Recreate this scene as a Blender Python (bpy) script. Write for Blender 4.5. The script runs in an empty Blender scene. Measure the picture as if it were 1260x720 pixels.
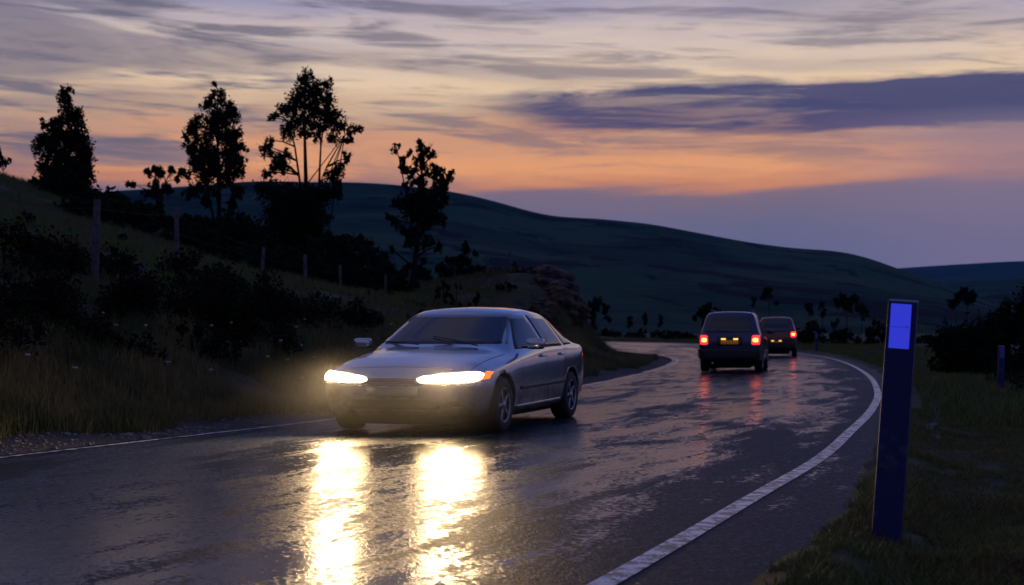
import bpy, bmesh, math, random
import numpy as np
from mathutils import Vector, Matrix
from mathutils.bvhtree import BVHTree
random.seed(7); rng = np.random.default_rng(7)
R = math.radians
sc = bpy.context.scene
C = sc.collection

# ------------------------------------------------------------------ camera
F = 1750.0; HC = 1.15; YH = 407.0          # focal length in pixels of a 1260 wide frame, eye height, horizon row
cam = bpy.data.cameras.new('camera'); cam.sensor_width = 36; cam.lens = 50
cam.clip_end = 20000; cam.clip_start = 0.1
cam.dof.use_dof = True; cam.dof.focus_distance = 12.5; cam.dof.aperture_fstop = 3.2
camo = bpy.data.objects.new('camera', cam); C.objects.link(camo)
camo.location = (0, 0, HC); camo.rotation_euler = (R(90) + math.atan((YH-360)/F), 0, 0)
sc.camera = camo
sc.view_settings.view_transform = 'Standard'; sc.view_settings.look = 'None'
sc.view_settings.exposure = 0; sc.view_settings.gamma = 1
sc.render.resolution_x = 1024; sc.render.resolution_y = 585

def at(px, py, Y):                         # where a spot seen in the photograph stands, Y metres away
    return Vector(((px-630)/F*Y, Y, HC + (YH-py)/F*Y))

def lin(r, g, b):
    f = lambda c: (c/255/12.92) if c/255 <= .04045 else ((c/255+.055)/1.055)**2.4
    return (f(r), f(g), f(b), 1)

# ------------------------------------------------------------------ sky
SUN_ELEV, SUN_AZ = R(1.0), R(6)
w = bpy.data.worlds.new('World'); sc.world = w; w.use_nodes = True
wt = w.node_tree; wt.nodes.clear()
def N(nt, t, **k):
    n = nt.nodes.new(t)
    for a, v in k.items():
        if a == 'ins':
            for i, x in v.items(): n.inputs[i].default_value = x
        else: setattr(n, a, v)
    return n
def mth(nt, op, a, b=None, c=None, clamp=False):
    n = nt.nodes.new('ShaderNodeMath'); n.operation = op; n.use_clamp = clamp
    for i, v in enumerate((a, b, c)):
        if v is None: continue
        if isinstance(v, (int, float)): n.inputs[i].default_value = v
        else: nt.links.new(v, n.inputs[i])
    return n.outputs[0]
def mixc(nt, fac, a, b, mode='MIX'):
    n = nt.nodes.new('ShaderNodeMix'); n.data_type = 'RGBA'; n.blend_type = mode
    for i, v in ((0, fac), (6, a), (7, b)):
        if isinstance(v, (int, float)): n.inputs[i].default_value = v
        elif isinstance(v, tuple): n.inputs[i].default_value = v
        else: nt.links.new(v, n.inputs[i])
    return n.outputs[2]
def sstep(nt, x, lo, hi):
    n = nt.nodes.new('ShaderNodeMapRange'); n.interpolation_type = 'SMOOTHSTEP'
    nt.links.new(x, n.inputs[0]); n.inputs[1].default_value = lo; n.inputs[2].default_value = hi
    return n.outputs[0]
def noise(nt, vec, scale, detail=5, rough=.55, dist=0.0):
    n = nt.nodes.new('ShaderNodeTexNoise'); n.inputs['Scale'].default_value = scale
    n.inputs['Detail'].default_value = detail; n.inputs['Roughness'].default_value = rough
    n.inputs['Distortion'].default_value = dist
    if vec is not None: nt.links.new(vec, n.inputs['Vector'])
    return n.outputs[0]
def ramp(nt, fac, stops, interp='LINEAR'):
    n = nt.nodes.new('ShaderNodeValToRGB'); n.color_ramp.interpolation = interp
    while len(n.color_ramp.elements) < len(stops): n.color_ramp.elements.new(1.0)
    for e, (p, c) in zip(n.color_ramp.elements, stops): e.position = p; e.color = c
    nt.links.new(fac, n.inputs[0]); return n.outputs[0]

tc = N(wt, 'ShaderNodeTexCoord'); sep = N(wt, 'ShaderNodeSeparateXYZ'); wt.links.new(tc.outputs['Generated'], sep.inputs[0])
dx, dy, dz = sep.outputs
elev = mth(wt, 'MULTIPLY', mth(wt, 'ARCSINE', dz), 57.2958)
azi = mth(wt, 'MULTIPLY', mth(wt, 'ARCTAN2', dx, dy), 57.2958)
# distance (degrees) from the sunset point in azimuth and the cloud space: long thin streaks
# (built from the direction itself so that it has no seam behind the viewer)
def cvec(sx, sz, tilt=0.0, off=0.0):
    cb = N(wt, 'ShaderNodeCombineXYZ')
    wt.links.new(mth(wt, 'MULTIPLY', dx, sx), cb.inputs[0]); wt.links.new(mth(wt, 'MULTIPLY', dy, sx), cb.inputs[1])
    wt.links.new(mth(wt, 'ADD', mth(wt, 'MULTIPLY', mth(wt, 'ADD', dz, mth(wt, 'MULTIPLY', dx, tilt)), sz), off), cb.inputs[2])
    return cb.outputs[0]
n1 = noise(wt, cvec(5, 40, .03), 1.0, 6, .55, .3)
n2 = noise(wt, cvec(8, 70, -.04, 4.0), 1.0, 7, .6, .5)
n3 = noise(wt, cvec(3.6, 30, .03, 9.0), 1.0, 5, .5, .8)
warp = mth(wt, 'ADD', mth(wt, 'MULTIPLY', mth(wt, 'SUBTRACT', n1, .5), 2.2), mth(wt, 'MULTIPLY', mth(wt, 'SUBTRACT', n2, .5), 1.0))
warpk = mth(wt, 'MULTIPLY', warp, sstep(wt, elev, 3.0, 9.0))
wlow = mth(wt, 'ADD', warpk, mth(wt, 'MULTIPLY', mth(wt, 'SUBTRACT', n2, .5), .9))
el2 = mth(wt, 'MAXIMUM', mth(wt, 'ADD', elev, wlow), 0.0)
p = mth(wt, 'POWER', mth(wt, 'DIVIDE', el2, 90.0), 0.5)
def st(lst): return [((d/90)**.5, lin(*c)) for d, c in lst]
west = ramp(wt, p, st([(0,(74,100,156)),(2.5,(94,110,158)),(4.4,(106,110,144)),(5.4,(126,112,134)),(5.9,(216,142,106)),(6.6,(250,172,116)),
        (7.6,(224,162,126)),(8.6,(208,170,142)),(10.0,(244,214,180)),(11.4,(222,202,192)),(12.8,(180,170,188)),(15,(122,134,196)),(19,(90,118,200)),(40,(60,84,158)),(90,(44,62,126))]))
east = ramp(wt, p, st([(0,(58,70,116)),(4,(72,84,132)),(9,(84,94,146)),(14,(84,100,164)),(20,(78,100,172)),(40,(60,84,158)),(90,(44,62,126))]))
# horizontal cosine to the sunset direction
sx_, sy_ = math.sin(SUN_AZ), math.cos(SUN_AZ)
hor = mth(wt, 'SQRT', mth(wt, 'MAXIMUM', mth(wt, 'SUBTRACT', 1.0, mth(wt, 'MULTIPLY', dz, dz)), 1e-4))
csun = mth(wt, 'DIVIDE', mth(wt, 'ADD', mth(wt, 'MULTIPLY', dx, sx_), mth(wt, 'MULTIPLY', dy, sy_)), hor)
glow = sstep(wt, csun, 0.1, 0.985)
col = mixc(wt, glow, east, west)
# lilac grey streaks, denser to the left
left = sstep(wt, azi, 6.0, -16.0)
smask = mth(wt, 'MULTIPLY', sstep(wt, mth(wt, 'ADD', n3, mth(wt, 'MULTIPLY', left, .10)), .47, .66), mth(wt, 'ADD', .30, mth(wt, 'MULTIPLY', left, .48)))
smask = mth(wt, 'MULTIPLY', smask, sstep(wt, elev, 4.0, 6.5))
col = mixc(wt, smask, col, lin(118, 112, 132))
# broken grey mauve streaks over the whole of the upper sky
n5 = noise(wt, cvec(6, 62, .05, 31.0), 1.0, 7, .62, .7); n6 = noise(wt, cvec(14, 150, .02, 41.0), 1.0, 6, .6, .5)
brk = mth(wt, 'ADD', mth(wt, 'MULTIPLY', n5, .65), mth(wt, 'MULTIPLY', n6, .35))
bm_ = mth(wt, 'MULTIPLY', sstep(wt, brk, .47, .60), mth(wt, 'MULTIPLY', sstep(wt, elev, 5.9, 7.3), sstep(wt, elev, 40, 20)))
bm_ = mth(wt, 'MULTIPLY', bm_, mth(wt, 'ADD', .55, mth(wt, 'MULTIPLY', left, .30)))
col = mixc(wt, bm_, col, lin(106, 104, 124))
# fine dark wisps
n4 = noise(wt, cvec(9, 120, .0, 15.0), 1.0, 6, .6, .6)
wisp = mth(wt, 'MULTIPLY', sstep(wt, n4, .56, .70), mth(wt, 'MULTIPLY', sstep(wt, elev, 6.0, 6.8), sstep(wt, elev, 11.5, 9.0)))
col = mixc(wt, mth(wt, 'MULTIPLY', wisp, .45), col, lin(118, 96, 118))
# long slate bank of cloud, right of the view
nb = noise(wt, cvec(9, 85, .0, 21.0), 1.0, 8, .62, .5)
eb = mth(wt, 'ADD', elev, mth(wt, 'MULTIPLY', mth(wt, 'SUBTRACT', nb, .5), 1.1))
start = mth(wt, 'ADD', azi, mth(wt, 'MULTIPLY', mth(wt, 'SUBTRACT', n1, .5), 8))
thin = mth(wt, 'SUBTRACT', 1.0, sstep(wt, start, 1.0, 12.0))
lo = mth(wt, 'ADD', 7.72, mth(wt, 'MULTIPLY', thin, .15)); hi = mth(wt, 'SUBTRACT', 9.9, mth(wt, 'MULTIPLY', thin, .25))
m1 = mth(wt, 'MULTIPLY', mth(wt, 'SUBTRACT', eb, lo), 3.6, clamp=True); m2 = mth(wt, 'MULTIPLY', mth(wt, 'SUBTRACT', hi, eb), 3.6, clamp=True)
bank = mth(wt, 'MULTIPLY', mth(wt, 'MULTIPLY', m1, m2), mth(wt, 'MULTIPLY', sstep(wt, start, -2.5, 2.5), sstep(wt, azi, 75.0, 45.0)))
hole = sstep(wt, mth(wt, 'SUBTRACT', nb, mth(wt, 'MULTIPLY', sstep(wt, azi, 8.0, 14.0), .2)), .42, .60)
hole = mth(wt, 'SUBTRACT', 1.0, mth(wt, 'MULTIPLY', hole, .34))
col = mixc(wt, mth(wt, 'MULTIPLY', mth(wt, 'MULTIPLY', bank, hole), .93), col, lin(46, 62, 114))
sky = N(wt, 'ShaderNodeTexSky', sky_type='NISHITA'); sky.sun_disc = False
sky.sun_elevation = SUN_ELEV; sky.sun_rotation = SUN_AZ; sky.dust_density = 2.0
rgt = mth(wt, 'MULTIPLY', sstep(wt, azi, 9.0, 20.0), mth(wt, 'MULTIPLY', sstep(wt, elev, 9.0, 7.5), .65))
col = mixc(wt, rgt, col, lin(142, 126, 152))
gain = mixc(wt, 1.0, col, (10, 10, 10, 1), 'MULTIPLY')
allc = mixc(wt, 0.97, sky.outputs[0], gain)
bg = N(wt, 'ShaderNodeBackground', ins={1: 0.1}); wt.links.new(allc, bg.inputs[0])
wo = N(wt, 'ShaderNodeOutputWorld'); wt.links.new(bg.outputs[0], wo.inputs[0])

sun = bpy.data.lights.new('sun', 'SUN'); sun.energy = 0.004; sun.angle = R(12); sun.color = (1, .72, .5)
suno = bpy.data.objects.new('sun', sun); C.objects.link(suno)
suno.rotation_euler = (R(90) - SUN_ELEV, 0, math.pi - SUN_AZ)
suno.rotation_euler = Vector((sx_*math.cos(SUN_ELEV), sy_*math.cos(SUN_ELEV), math.sin(SUN_ELEV))).to_track_quat('Z', 'Y').to_euler()

# ------------------------------------------------------------------ object helpers
def tag(o, label=None, cat=None, group=None, kind=None):
    if label: o['label'] = label
    if cat: o['category'] = cat
    if group: o['group'] = group
    if kind: o['kind'] = kind
    return o
def link(name, me, parent=None, mat=None):
    o = bpy.data.objects.new(name, me); C.objects.link(o)
    if parent is not None: o.parent = parent
    if mat is not None and len(me.materials) == 0: me.materials.append(mat)
    return o
def empty(name, loc=(0,0,0), rz=0.0, **k):
    o = bpy.data.objects.new(name, None); C.objects.link(o); o.location = loc; o.rotation_euler = (0, 0, rz)
    o.empty_display_size = .2
    return tag(o, **k)
def mesh(name, V, Fc, smooth=False):
    me = bpy.data.meshes.new(name); me.from_pydata([tuple(v) for v in V], [], [tuple(f) for f in Fc])
    if smooth:
        for p_ in me.polygons: p_.use_smooth = True
    me.update(); return me
def tri_mesh(name, V, nv):                # V (n*nv,3) : faces of nv consecutive vertices
    V = np.asarray(V, dtype=np.float32); n = len(V)//nv
    me = bpy.data.meshes.new(name); me.vertices.add(len(V)); me.vertices.foreach_set('co', V.ravel())
    me.loops.add(len(V)); me.loops.foreach_set('vertex_index', np.arange(len(V), dtype=np.int32))
    me.polygons.add(n); me.polygons.foreach_set('loop_start', np.arange(0, len(V), nv, dtype=np.int32))
    me.update(calc_edges=True); return me
def tube(bm, pts, rads, seg=7, cap=True):
    pts = [Vector(p_) for p_ in pts]; rings = []
    for i, p_ in enumerate(pts):
        d = (pts[min(i+1, len(pts)-1)] - pts[max(i-1, 0)]).normalized()
        a = d.cross(Vector((0, 0, 1)) if abs(d.z) < .9 else Vector((1, 0, 0))).normalized(); b = d.cross(a)
        rings.append([bm.verts.new(p_ + (a*math.cos(t*2*math.pi/seg) + b*math.sin(t*2*math.pi/seg))*rads[i]) for t in range(seg)])
    for r0, r1 in zip(rings, rings[1:]):
        for j in range(seg): bm.faces.new((r0[j], r0[(j+1) % seg], r1[(j+1) % seg], r1[j]))
    if cap: bm.faces.new(rings[0][::-1]); bm.faces.new(rings[-1])
def bm_obj(name, bm, mat, parent=None, smooth=True):
    me = bpy.data.meshes.new(name); bmesh.ops.recalc_face_normals(bm, faces=bm.faces); bm.to_mesh(me); bm.free()
    if smooth:
        for p_ in me.polygons: p_.use_smooth = True
    return link(name, me, parent, mat)
def box_bm(bm, c, s, bev=0.0, rot=None):
    r = bmesh.ops.create_cube(bm, size=1.0); vs = r['verts']
    bmesh.ops.scale(bm, vec=s, verts=vs)
    if rot is not None: bmesh.ops.rotate(bm, matrix=rot, verts=vs)
    bmesh.ops.translate(bm, vec=c, verts=vs)
    if bev > 0:
        es = {e for v in vs for e in v.link_edges}
        bmesh.ops.bevel(bm, geom=list(es), offset=bev, segments=2, affect='EDGES', profile=.6)

# ------------------------------------------------------------------ materials
def mat(name, base=(.5,.5,.5), rough=.6, metal=0.0, spec=.5, coat=0.0, emis=None, es=0.0, var=None, bump=None):
    m = bpy.data.materials.new(name); m.use_nodes = True; nt = m.node_tree; b = nt.nodes['Principled BSDF']
    b.inputs['Base Color'].default_value = (*base[:3], 1); b.inputs['Roughness'].default_value = rough
    b.inputs['Metallic'].default_value = metal; b.inputs['Specular IOR Level'].default_value = spec
    b.inputs['Coat Weight'].default_value = coat; b.inputs['Coat Roughness'].default_value = .08
    if emis: b.inputs['Emission Color'].default_value = (*emis, 1); b.inputs['Emission Strength'].default_value = es
    t = nt.nodes.new('ShaderNodeTexCoord')
    if var:                                # (other colour, scale, low, high)
        c2, s, a, z = var
        f = sstep(nt, noise(nt, t.outputs['Object'], s, 6, .6), a, z)
        nt.links.new(mixc(nt, f, (*base[:3], 1), (*c2, 1)), b.inputs['Base Color'])
    if bump:
        s, k, dist = bump
        bn = nt.nodes.new('ShaderNodeBump'); bn.inputs['Strength'].default_value = k; bn.inputs['Distance'].default_value = dist
        nt.links.new(noise(nt, t.outputs['Object'], s, 5, .6), bn.inputs['Height']); nt.links.new(bn.outputs[0], b.inputs['Normal'])
    return m
M = {}
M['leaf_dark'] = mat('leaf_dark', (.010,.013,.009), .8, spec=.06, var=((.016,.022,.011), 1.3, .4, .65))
M['leaf_bush'] = mat('leaf_bush', (.018,.024,.012), .7, spec=.15, var=((.045,.022,.014), 1.6, .5, .7))
M['leaf_heath'] = mat('leaf_heath', (.015,.010,.007), .8, spec=.06, var=((.012,.017,.007), 2.2, .45, .62))
M['bark'] = mat('bark', (.014,.011,.010), .9, spec=.2, bump=(30, .6, .02))
M['grass_l'] = mat('grass_tall', (.20,.15,.05), .6, spec=.25, var=((.07,.08,.025), .8, .4, .6))
M['grass_r'] = mat('grass_short', (.12,.125,.028), .6, spec=.2, var=((.14,.10,.035), 1.1, .45, .62))
M['grass_m'] = mat('grass_meadow', (.10,.14,.03), .65, spec=.15, var=((.13,.10,.04), .35, .42, .6))
M['post_wood'] = mat('post_wood', (.11,.10,.10), .8, spec=.2, bump=(45, .5, .01), var=((.05,.045,.045), 9, .4, .7))
M['wire'] = mat('wire', (.04,.04,.045), .6, metal=.5)
M['stone'] = mat('stone', (.17,.16,.15), .7, spec=.3, var=((.08,.075,.07), 14, .4, .65))
M['rock'] = mat('rock', (.13,.080,.055), .85, spec=.25, var=((.035,.028,.03), 1.8, .45, .6), bump=(9, .8, .08))
M['flower'] = mat('flower', (.4,.4,.36), .6)

# ------------------------------------------------------------------ road geometry
PAIR = [  # left edge x, y, z ; right white line x, y, z
 (-40,-62,0, -33.4,-65,0), (-22.5,-28,0, -16,-30.8,0), (-12.7,-6.5,0, -6.1,-9.2,0), (-9.3,1.6,0, -2.7,-1.2,0), (-6.6,8.0,0, -.05,5.2,0),
 (-4.65,12.75,0, 1.72,9.9,0), (-3.55,15.4,0, 2.75,12.7,0), (-2.3,18.4,0, 3.8,16.0,0), (-.9,22,0, 5.15,20.4,0), (1.0,27.6,0, 6.75,26.3,0),
 (3.3,37,0, 9.0,36,0), (5.4,48,0, 11.35,48,0), (6.6,57,0, 12.95,58,0), (6.9,64,.0, 13.9,68,.02), (6.2,71,.05, 13.5,77,.14),
 (4.2,75.5,.15, 11,83.5,.36), (0,78,.2, 4,88,.5), (-8,79.5,.25, -8,90,.6), (-30,81,.4, -30,92,.8), (-60,84,.6, -60,95,1.0), (-120,95,.8, -115,106,1.2)]
P = np.array(PAIR, float)
def catmull(P, n=16):
    out = []
    for i in range(1, len(P)-2):
        p0, p1, p2, p3 = P[i-1:i+3]
        for t in np.linspace(0, 1, n, endpoint=False):
            out.append(.5*((2*p1)+(-p0+p2)*t+(2*p0-5*p1+4*p2-p3)*t*t+(-p0+3*p1-3*p2+p3)*t**3))
    out.append(P[-2]); return np.array(out)
E = catmull(P, 16)
EL, ER = E[:, :3], E[:, 3:]
lat = (ER-EL); wid = np.linalg.norm(lat[:, :2], axis=1); lat = lat/wid[:, None]
def edge_at(i, s, up=0.0):                # s metres to the right of the left edge
    return EL[i] + lat[i]*s + np.array((0, 0, up))
def strip(name, s0, s1, up, m, cols=2, jag=0.0, dip=0.0):
    V = []; Fc = []; uv = []; run = 0
    rr = np.random.default_rng(3)
    for i in range(len(EL)):
        if i: run += np.linalg.norm((EL[i]+ER[i]-EL[i-1]-ER[i-1])[:2])/2
        a = s0(i) if callable(s0) else s0; b = s1(i) if callable(s1) else s1
        for c in range(cols):
            t = c/(cols-1); s = a+(b-a)*t
            q = edge_at(i, s, up); 
            if 0 < t < 1 and dip: q[2] += dip*(1-(2*t-1)**2)
            V.append(q); uv.append((s, run))
    for i in range(len(EL)-1):
        for c in range(cols-1):
            k = i*cols+c; Fc.append((k, k+1, k+cols+1, k+cols))
    me = mesh(name, V, Fc, True); ul = me.uv_layers.new(name='UVMap')
    for lp in me.loops: ul.data[lp.index].uv = uv[lp.vertex_index]
    return link(name, me, None, m)

# wet asphalt
def asphalt():
    m = bpy.data.materials.new('wet_asphalt'); m.use_nodes = True; nt = m.node_tree; b = nt.nodes['Principled BSDF']
    uvn = N(nt, 'ShaderNodeUVMap'); geo = N(nt, 'ShaderNodeNewGeometry')
    mp = N(nt, 'ShaderNodeMapping'); mp.inputs['Scale'].default_value = (1.0, .30, 1); nt.links.new(uvn.outputs[0], mp.inputs[0])
    big = noise(nt, mp.outputs[0], .9, 6, .62, .4)
    mp2 = N(nt, 'ShaderNodeMapping'); mp2.inputs['Scale'].default_value = (2.6, .5, 1); mp2.inputs['Location'].default_value = (3, 8, 0); nt.links.new(uvn.outputs[0], mp2.inputs[0])
    mid = noise(nt, mp2.outputs[0], 1.3, 7, .68, .6)
    wet = mth(nt, 'ADD', mth(nt, 'MULTIPLY', big, .55), mth(nt, 'MULTIPLY', mid, .45))
    ea = N(nt, 'ShaderNodeAttribute', attribute_name='edge').outputs['Fac']
    wet = mth(nt, 'SUBTRACT', wet, mth(nt, 'MULTIPLY', ea, .16))
    g1 = noise(nt, geo.outputs['Position'], 11, 4, .6); g2 = noise(nt, geo.outputs['Position'], 26, 4, .6)
    wet = mth(nt, 'ADD', wet, mth(nt, 'ADD', mth(nt, 'MULTIPLY', mth(nt, 'SUBTRACT', g1, .5), .14), mth(nt, 'MULTIPLY', mth(nt, 'SUBTRACT', g2, .5), .42)))
    film = sstep(nt, wet, .425, .52)                       # 1 where water stands
    fine = noise(nt, geo.outputs['Position'], 48, 5, .65)
    vor = N(nt, 'ShaderNodeTexVoronoi'); vor.inputs['Scale'].default_value = 58; nt.links.new(geo.outputs['Position'], vor.inputs['Vector'])
    chips = sstep(nt, vor.outputs['Distance'], .55, .05)
    h = mth(nt, 'ADD', mth(nt, 'ADD', mth(nt, 'MULTIPLY', chips, .3), mth(nt, 'MULTIPLY', fine, .4)), mth(nt, 'ADD', mth(nt, 'MULTIPLY', g2, 1.0), mth(nt, 'MULTIPLY', g1, .9)))
    # ripples and crown wander, longer waves
    wav = noise(nt, uvn.outputs[0], 3.0, 3, .5)
    bn = N(nt, 'ShaderNodeBump'); bn.inputs['Distance'].default_value = .011
    nt.links.new(h, bn.inputs['Height'])
    nt.links.new(mth(nt, 'SUBTRACT', 1.0, mth(nt, 'MULTIPLY', film, .82)), bn.inputs['Strength'])
    bn2 = N(nt, 'ShaderNodeBump'); bn2.inputs['Distance'].default_value = .02; bn2.inputs['Strength'].default_value = .12
    nt.links.new(wav, bn2.inputs['Height']); nt.links.new(bn.outputs[0], bn2.inputs['Normal'])
    nt.links.new(bn2.outputs[0], b.inputs['Normal'])
    nt.links.new(mth(nt, 'SUBTRACT', .54, mth(nt, 'MULTIPLY', film, .38)), b.inputs['Roughness'])
    cc = mixc(nt, mth(nt, 'MULTIPLY', sstep(nt, fine, .42, .62), sstep(nt, g2, .38, .6)), (.004,.007,.013,1), (.07,.085,.12,1))
    crack = noise(nt, mp2.outputs[0], 6, 8, .7)
    cc = mixc(nt, sstep(nt, crack, .55, .7), cc, (.02,.02,.022,1))
    nt.links.new(cc, b.inputs['Base Color']); nt.links.new(mth(nt, 'ADD', .12, mth(nt, 'MULTIPLY', film, .42)), b.inputs['Specular IOR Level'])
    b.inputs['IOR'].default_value = 1.4
    return m
def paint_worn():
    m = bpy.data.materials.new('worn_white_paint'); m.use_nodes = True; nt = m.node_tree; b = nt.nodes['Principled BSDF']
    geo = N(nt, 'ShaderNodeNewGeometry')
    a = noise(nt, geo.outputs['Position'], 9, 8, .75); f = sstep(nt, a, .45, .53)
    fine = noise(nt, geo.outputs['Position'], 70, 4, .6)
    f = mth(nt, 'MULTIPLY', f, sstep(nt, fine, .30, .42))
    nt.links.new(mixc(nt, f, (.02,.02,.022,1), (.80,.80,.80,1)), b.inputs['Base Color'])
    bn = N(nt, 'ShaderNodeBump', ins={'Strength': .5, 'Distance': .005}); nt.links.new(fine, bn.inputs['Height']); nt.links.new(bn.outputs[0], b.inputs['Normal'])
    b.inputs['Roughness'].default_value = .3
    return m
M['asphalt'] = asphalt(); M['line'] = paint_worn()
jr = np.cumsum(rng.normal(0, .03, len(EL))); jr -= np.linspace(0, jr[-1], len(EL)); jr = np.clip(jr, -.08, .08)
road = strip('road', -.22, lambda i: wid[i]+.95+jr[i], 0.0, M['asphalt'], 15, dip=.05)
_ea = road.data.attributes.new('edge', 'FLOAT', 'POINT'); _v = []
for i in range(len(EL)):
    for c in range(15):
        s_ = -.22+(wid[i]+.95+jr[i]+.22)*c/14; _v.append(min(1, max(0, (s_-(wid[i]-1.3))/1.3)))
_ea.data.foreach_set('value', _v)
tag(road, kind='structure')
def zdip(i, s):                           # the crown of the road between its edges
    a, b = -.22, wid[i]+.95+jr[i]; t = (s-a)/(b-a); return .05*(1-(2*t-1)**2) if 0 < t < 1 else 0
def line_strip(name, s0, s1, up):
    V = []; Fc = []
    for i in range(len(EL)):
        for s in (s0(i), s1(i)): V.append(edge_at(i, s, up + zdip(i, s)))
    for i in range(len(EL)-1): k = i*2; Fc.append((k, k+1, k+3, k+2))
    return link(name, mesh(name, V, Fc), None, M['line'])
tag(line_strip('road_marking', lambda i: wid[i]-.06, lambda i: wid[i]+.06, .005), kind='structure')
tag(line_strip('road_marking', lambda i: -.04, lambda i: .05, .005), kind='structure')

# ------------------------------------------------------------------ terrain
CL = (EL+ER)/2; HW = wid/2
def road_near(XY):                        # distance outside the asphalt, road height, side (+ = left)
    d = np.full(len(XY), 1e9); zz = np.zeros(len(XY)); side = np.zeros(len(XY))
    for i in range(len(CL)-1):
        a = CL[i, :2]; b = CL[i+1, :2]; ab = b-a; L2 = ab@ab
        t = np.clip(((XY-a)@ab)/L2, 0, 1); q = a+t[:, None]*ab; v = XY-q; dist = np.linalg.norm(v, axis=1)
        hw = HW[i]*(1-t)+HW[i+1]*t; sg = np.sign(ab[0]*v[:, 1]-ab[1]*v[:, 0])
        dd = dist-hw
        m_ = dd < d
        d[m_] = dd[m_]; side[m_] = sg[m_]
        zl = EL[i, 2]*(1-t)+EL[i+1, 2]*t; zr = ER[i, 2]*(1-t)+ER[i+1, 2]*t
        u = np.clip(dist/np.maximum(hw, .1), 0, 1)*sg
        z_ = (zl+zr)/2+(zl-zr)/2*u
        zz[m_] = z_[m_]
    return d, zz, side
CP = [ # terrain control points x y z
 (-30,-30,2.5),(-30,0,2.6),(-16,-12,1.4),(-14,4,1.6),(-20,12,3.2),(-11,13,1.9),(-8.2,16,1.1),(-6,20.5,1.0),(-9.2,19,2.1),(-7.4,25,2.3),(-4.6,25,1.25),(-3.2,30,1.1),
 (-10,26,2.8),(-7.6,32,2.65),(-8,46,2.8),(-7,57,2.4),(-5.8,64,2.35),(-4.5,33,1.7),(-1.5,38,1.35),(-3.5,48,2.0),(0.2,46,1.4),(-2,56,2.5),(0.8,56,3.3),(2.0,60,3.25),(3.3,57,.45),(3.9,60,.45),(2.9,54,.45),(2.2,50,.6),(1.7,57,3.0),(2.3,60,3.2),(1.2,54,2.6),(3.2,66,2.6),
 (-14.4,40,4.3),(-12,35,3.8),(-20,40,5.7),(-30,40,8),(-21.6,60,7.8),(-18.2,60,6.6),(-14.7,60,5.5),(-10.3,60,4.5),(-6.2,61,3.6),(-2.4,61,3.4),(.35,61,3.6),
 (-30,60,10),(-45,50,12),(-21,70,5),(-10,70,3),(-2,70,2.2),(-40,70,8),(-60,20,10),(-60,60,14),(-60,-30,6),
 (5,0,-.1),(6,10,-.1),(12,20,-.15),(14,32,-.3),(20,40,-.2),(25,60,-.1),(20,75,0),(14,95,.5),(0,100,.7),(-20,105,.9),(-60,115,1.2),(30,10,-.2),(30,-30,-.1),(10,-30,0),(60,60,-.2),(60,0,-.2),(40,110,.3),(0,140,.8),(60,150,.6),(-60,150,1.2),
 (4.5,66,.4),(4.2,63,.4)]
CPa = np.array(CP, float)
def tps(A, B):
    r = np.linalg.norm(A[:, None, :]-B[None, :, :], axis=2)
    return r  # biharmonic in 3d style: linear kernel keeps it tame
K = tps(CPa[:, :2], CPa[:, :2]); n_ = len(CPa)
Pm = np.hstack([np.ones((n_, 1)), CPa[:, :2]])
A_ = np.zeros((n_+3, n_+3)); A_[:n_, :n_] = K - np.eye(n_)*.05; A_[:n_, n_:] = Pm; A_[n_:, :n_] = Pm.T
sol = np.linalg.solve(A_, np.concatenate([CPa[:, 2], np.zeros(3)]))
def vnoise(X, Y, s, seed=0):              # smooth value noise
    x = X*s+seed*17.3; y = Y*s+seed*9.1; xi = np.floor(x); yi = np.floor(y); fx = x-xi; fy = y-yi
    fx = fx*fx*(3-2*fx); fy = fy*fy*(3-2*fy)
    h = lambda a, b: (np.sin(a*127.1+b*311.7+seed*74.7)*43758.5453) % 1.0
    return (h(xi, yi)*(1-fx)+h(xi+1, yi)*fx)*(1-fy)+(h(xi, yi+1)*(1-fx)+h(xi+1, yi+1)*fx)*fy-.5
def smooth(x, a, b):
    t = np.clip((x-a)/(b-a), 0, 1); return t*t*(3-2*t)
def ground_z(XY):
    XY = np.asarray(XY, float).reshape(-1, 2)
    out = np.zeros(len(XY))
    Q = np.column_stack([np.clip(XY[:, 0], -60, 60), np.clip(XY[:, 1], -40, 150)])
    for k in range(0, len(XY), 20000):
        q = Q[k:k+20000]; out[k:k+20000] = tps(q, CPa[:, :2])@sol[:n_]+np.hstack([np.ones((len(q), 1)), q])@sol[n_:]
    far = smooth(np.maximum(np.abs(XY[:, 0])-60, XY[:, 1]-150), 0, 120); out = out*(1-far)+.6*far
    X, Y = XY[:, 0], XY[:, 1]
    d, zr, sd = road_near(XY)
    bl = np.where(sd > 0, smooth(d, .6, 4.2), smooth(d, .6, 3.5))
    nz = .28*vnoise(X, Y, .35, 1)+.14*vnoise(X, Y, .9, 2)+.05*vnoise(X, Y, 2.4, 3)+.02*vnoise(X, Y, 6, 4)
    nz = nz*np.where(sd > 0, smooth(d, .3, 3), smooth(d, .3, 2)*.55)
    small = .045*vnoise(X, Y, 1.7, 5)+.03*vnoise(X, Y, 5, 6)
    edge = np.where(d < .1, -.05, -.05+.05*smooth(d, .1, .7)) + small*smooth(d, .25, .9)
    dm = d-.26*(1-smooth(Y, 8, 14)); mound = -.06+.12*smooth(dm, .12, .6)-.15*smooth(dm, .6, 1.2)+(.05*vnoise(X, Y, 1.3, 12)+.05*vnoise(X, Y, 3.1, 13))*smooth(d, .12, .5)
    edge = np.where(sd > 0, edge, mound)
    return (zr+edge)*(1-bl)+(out+.0)*bl+nz
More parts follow.
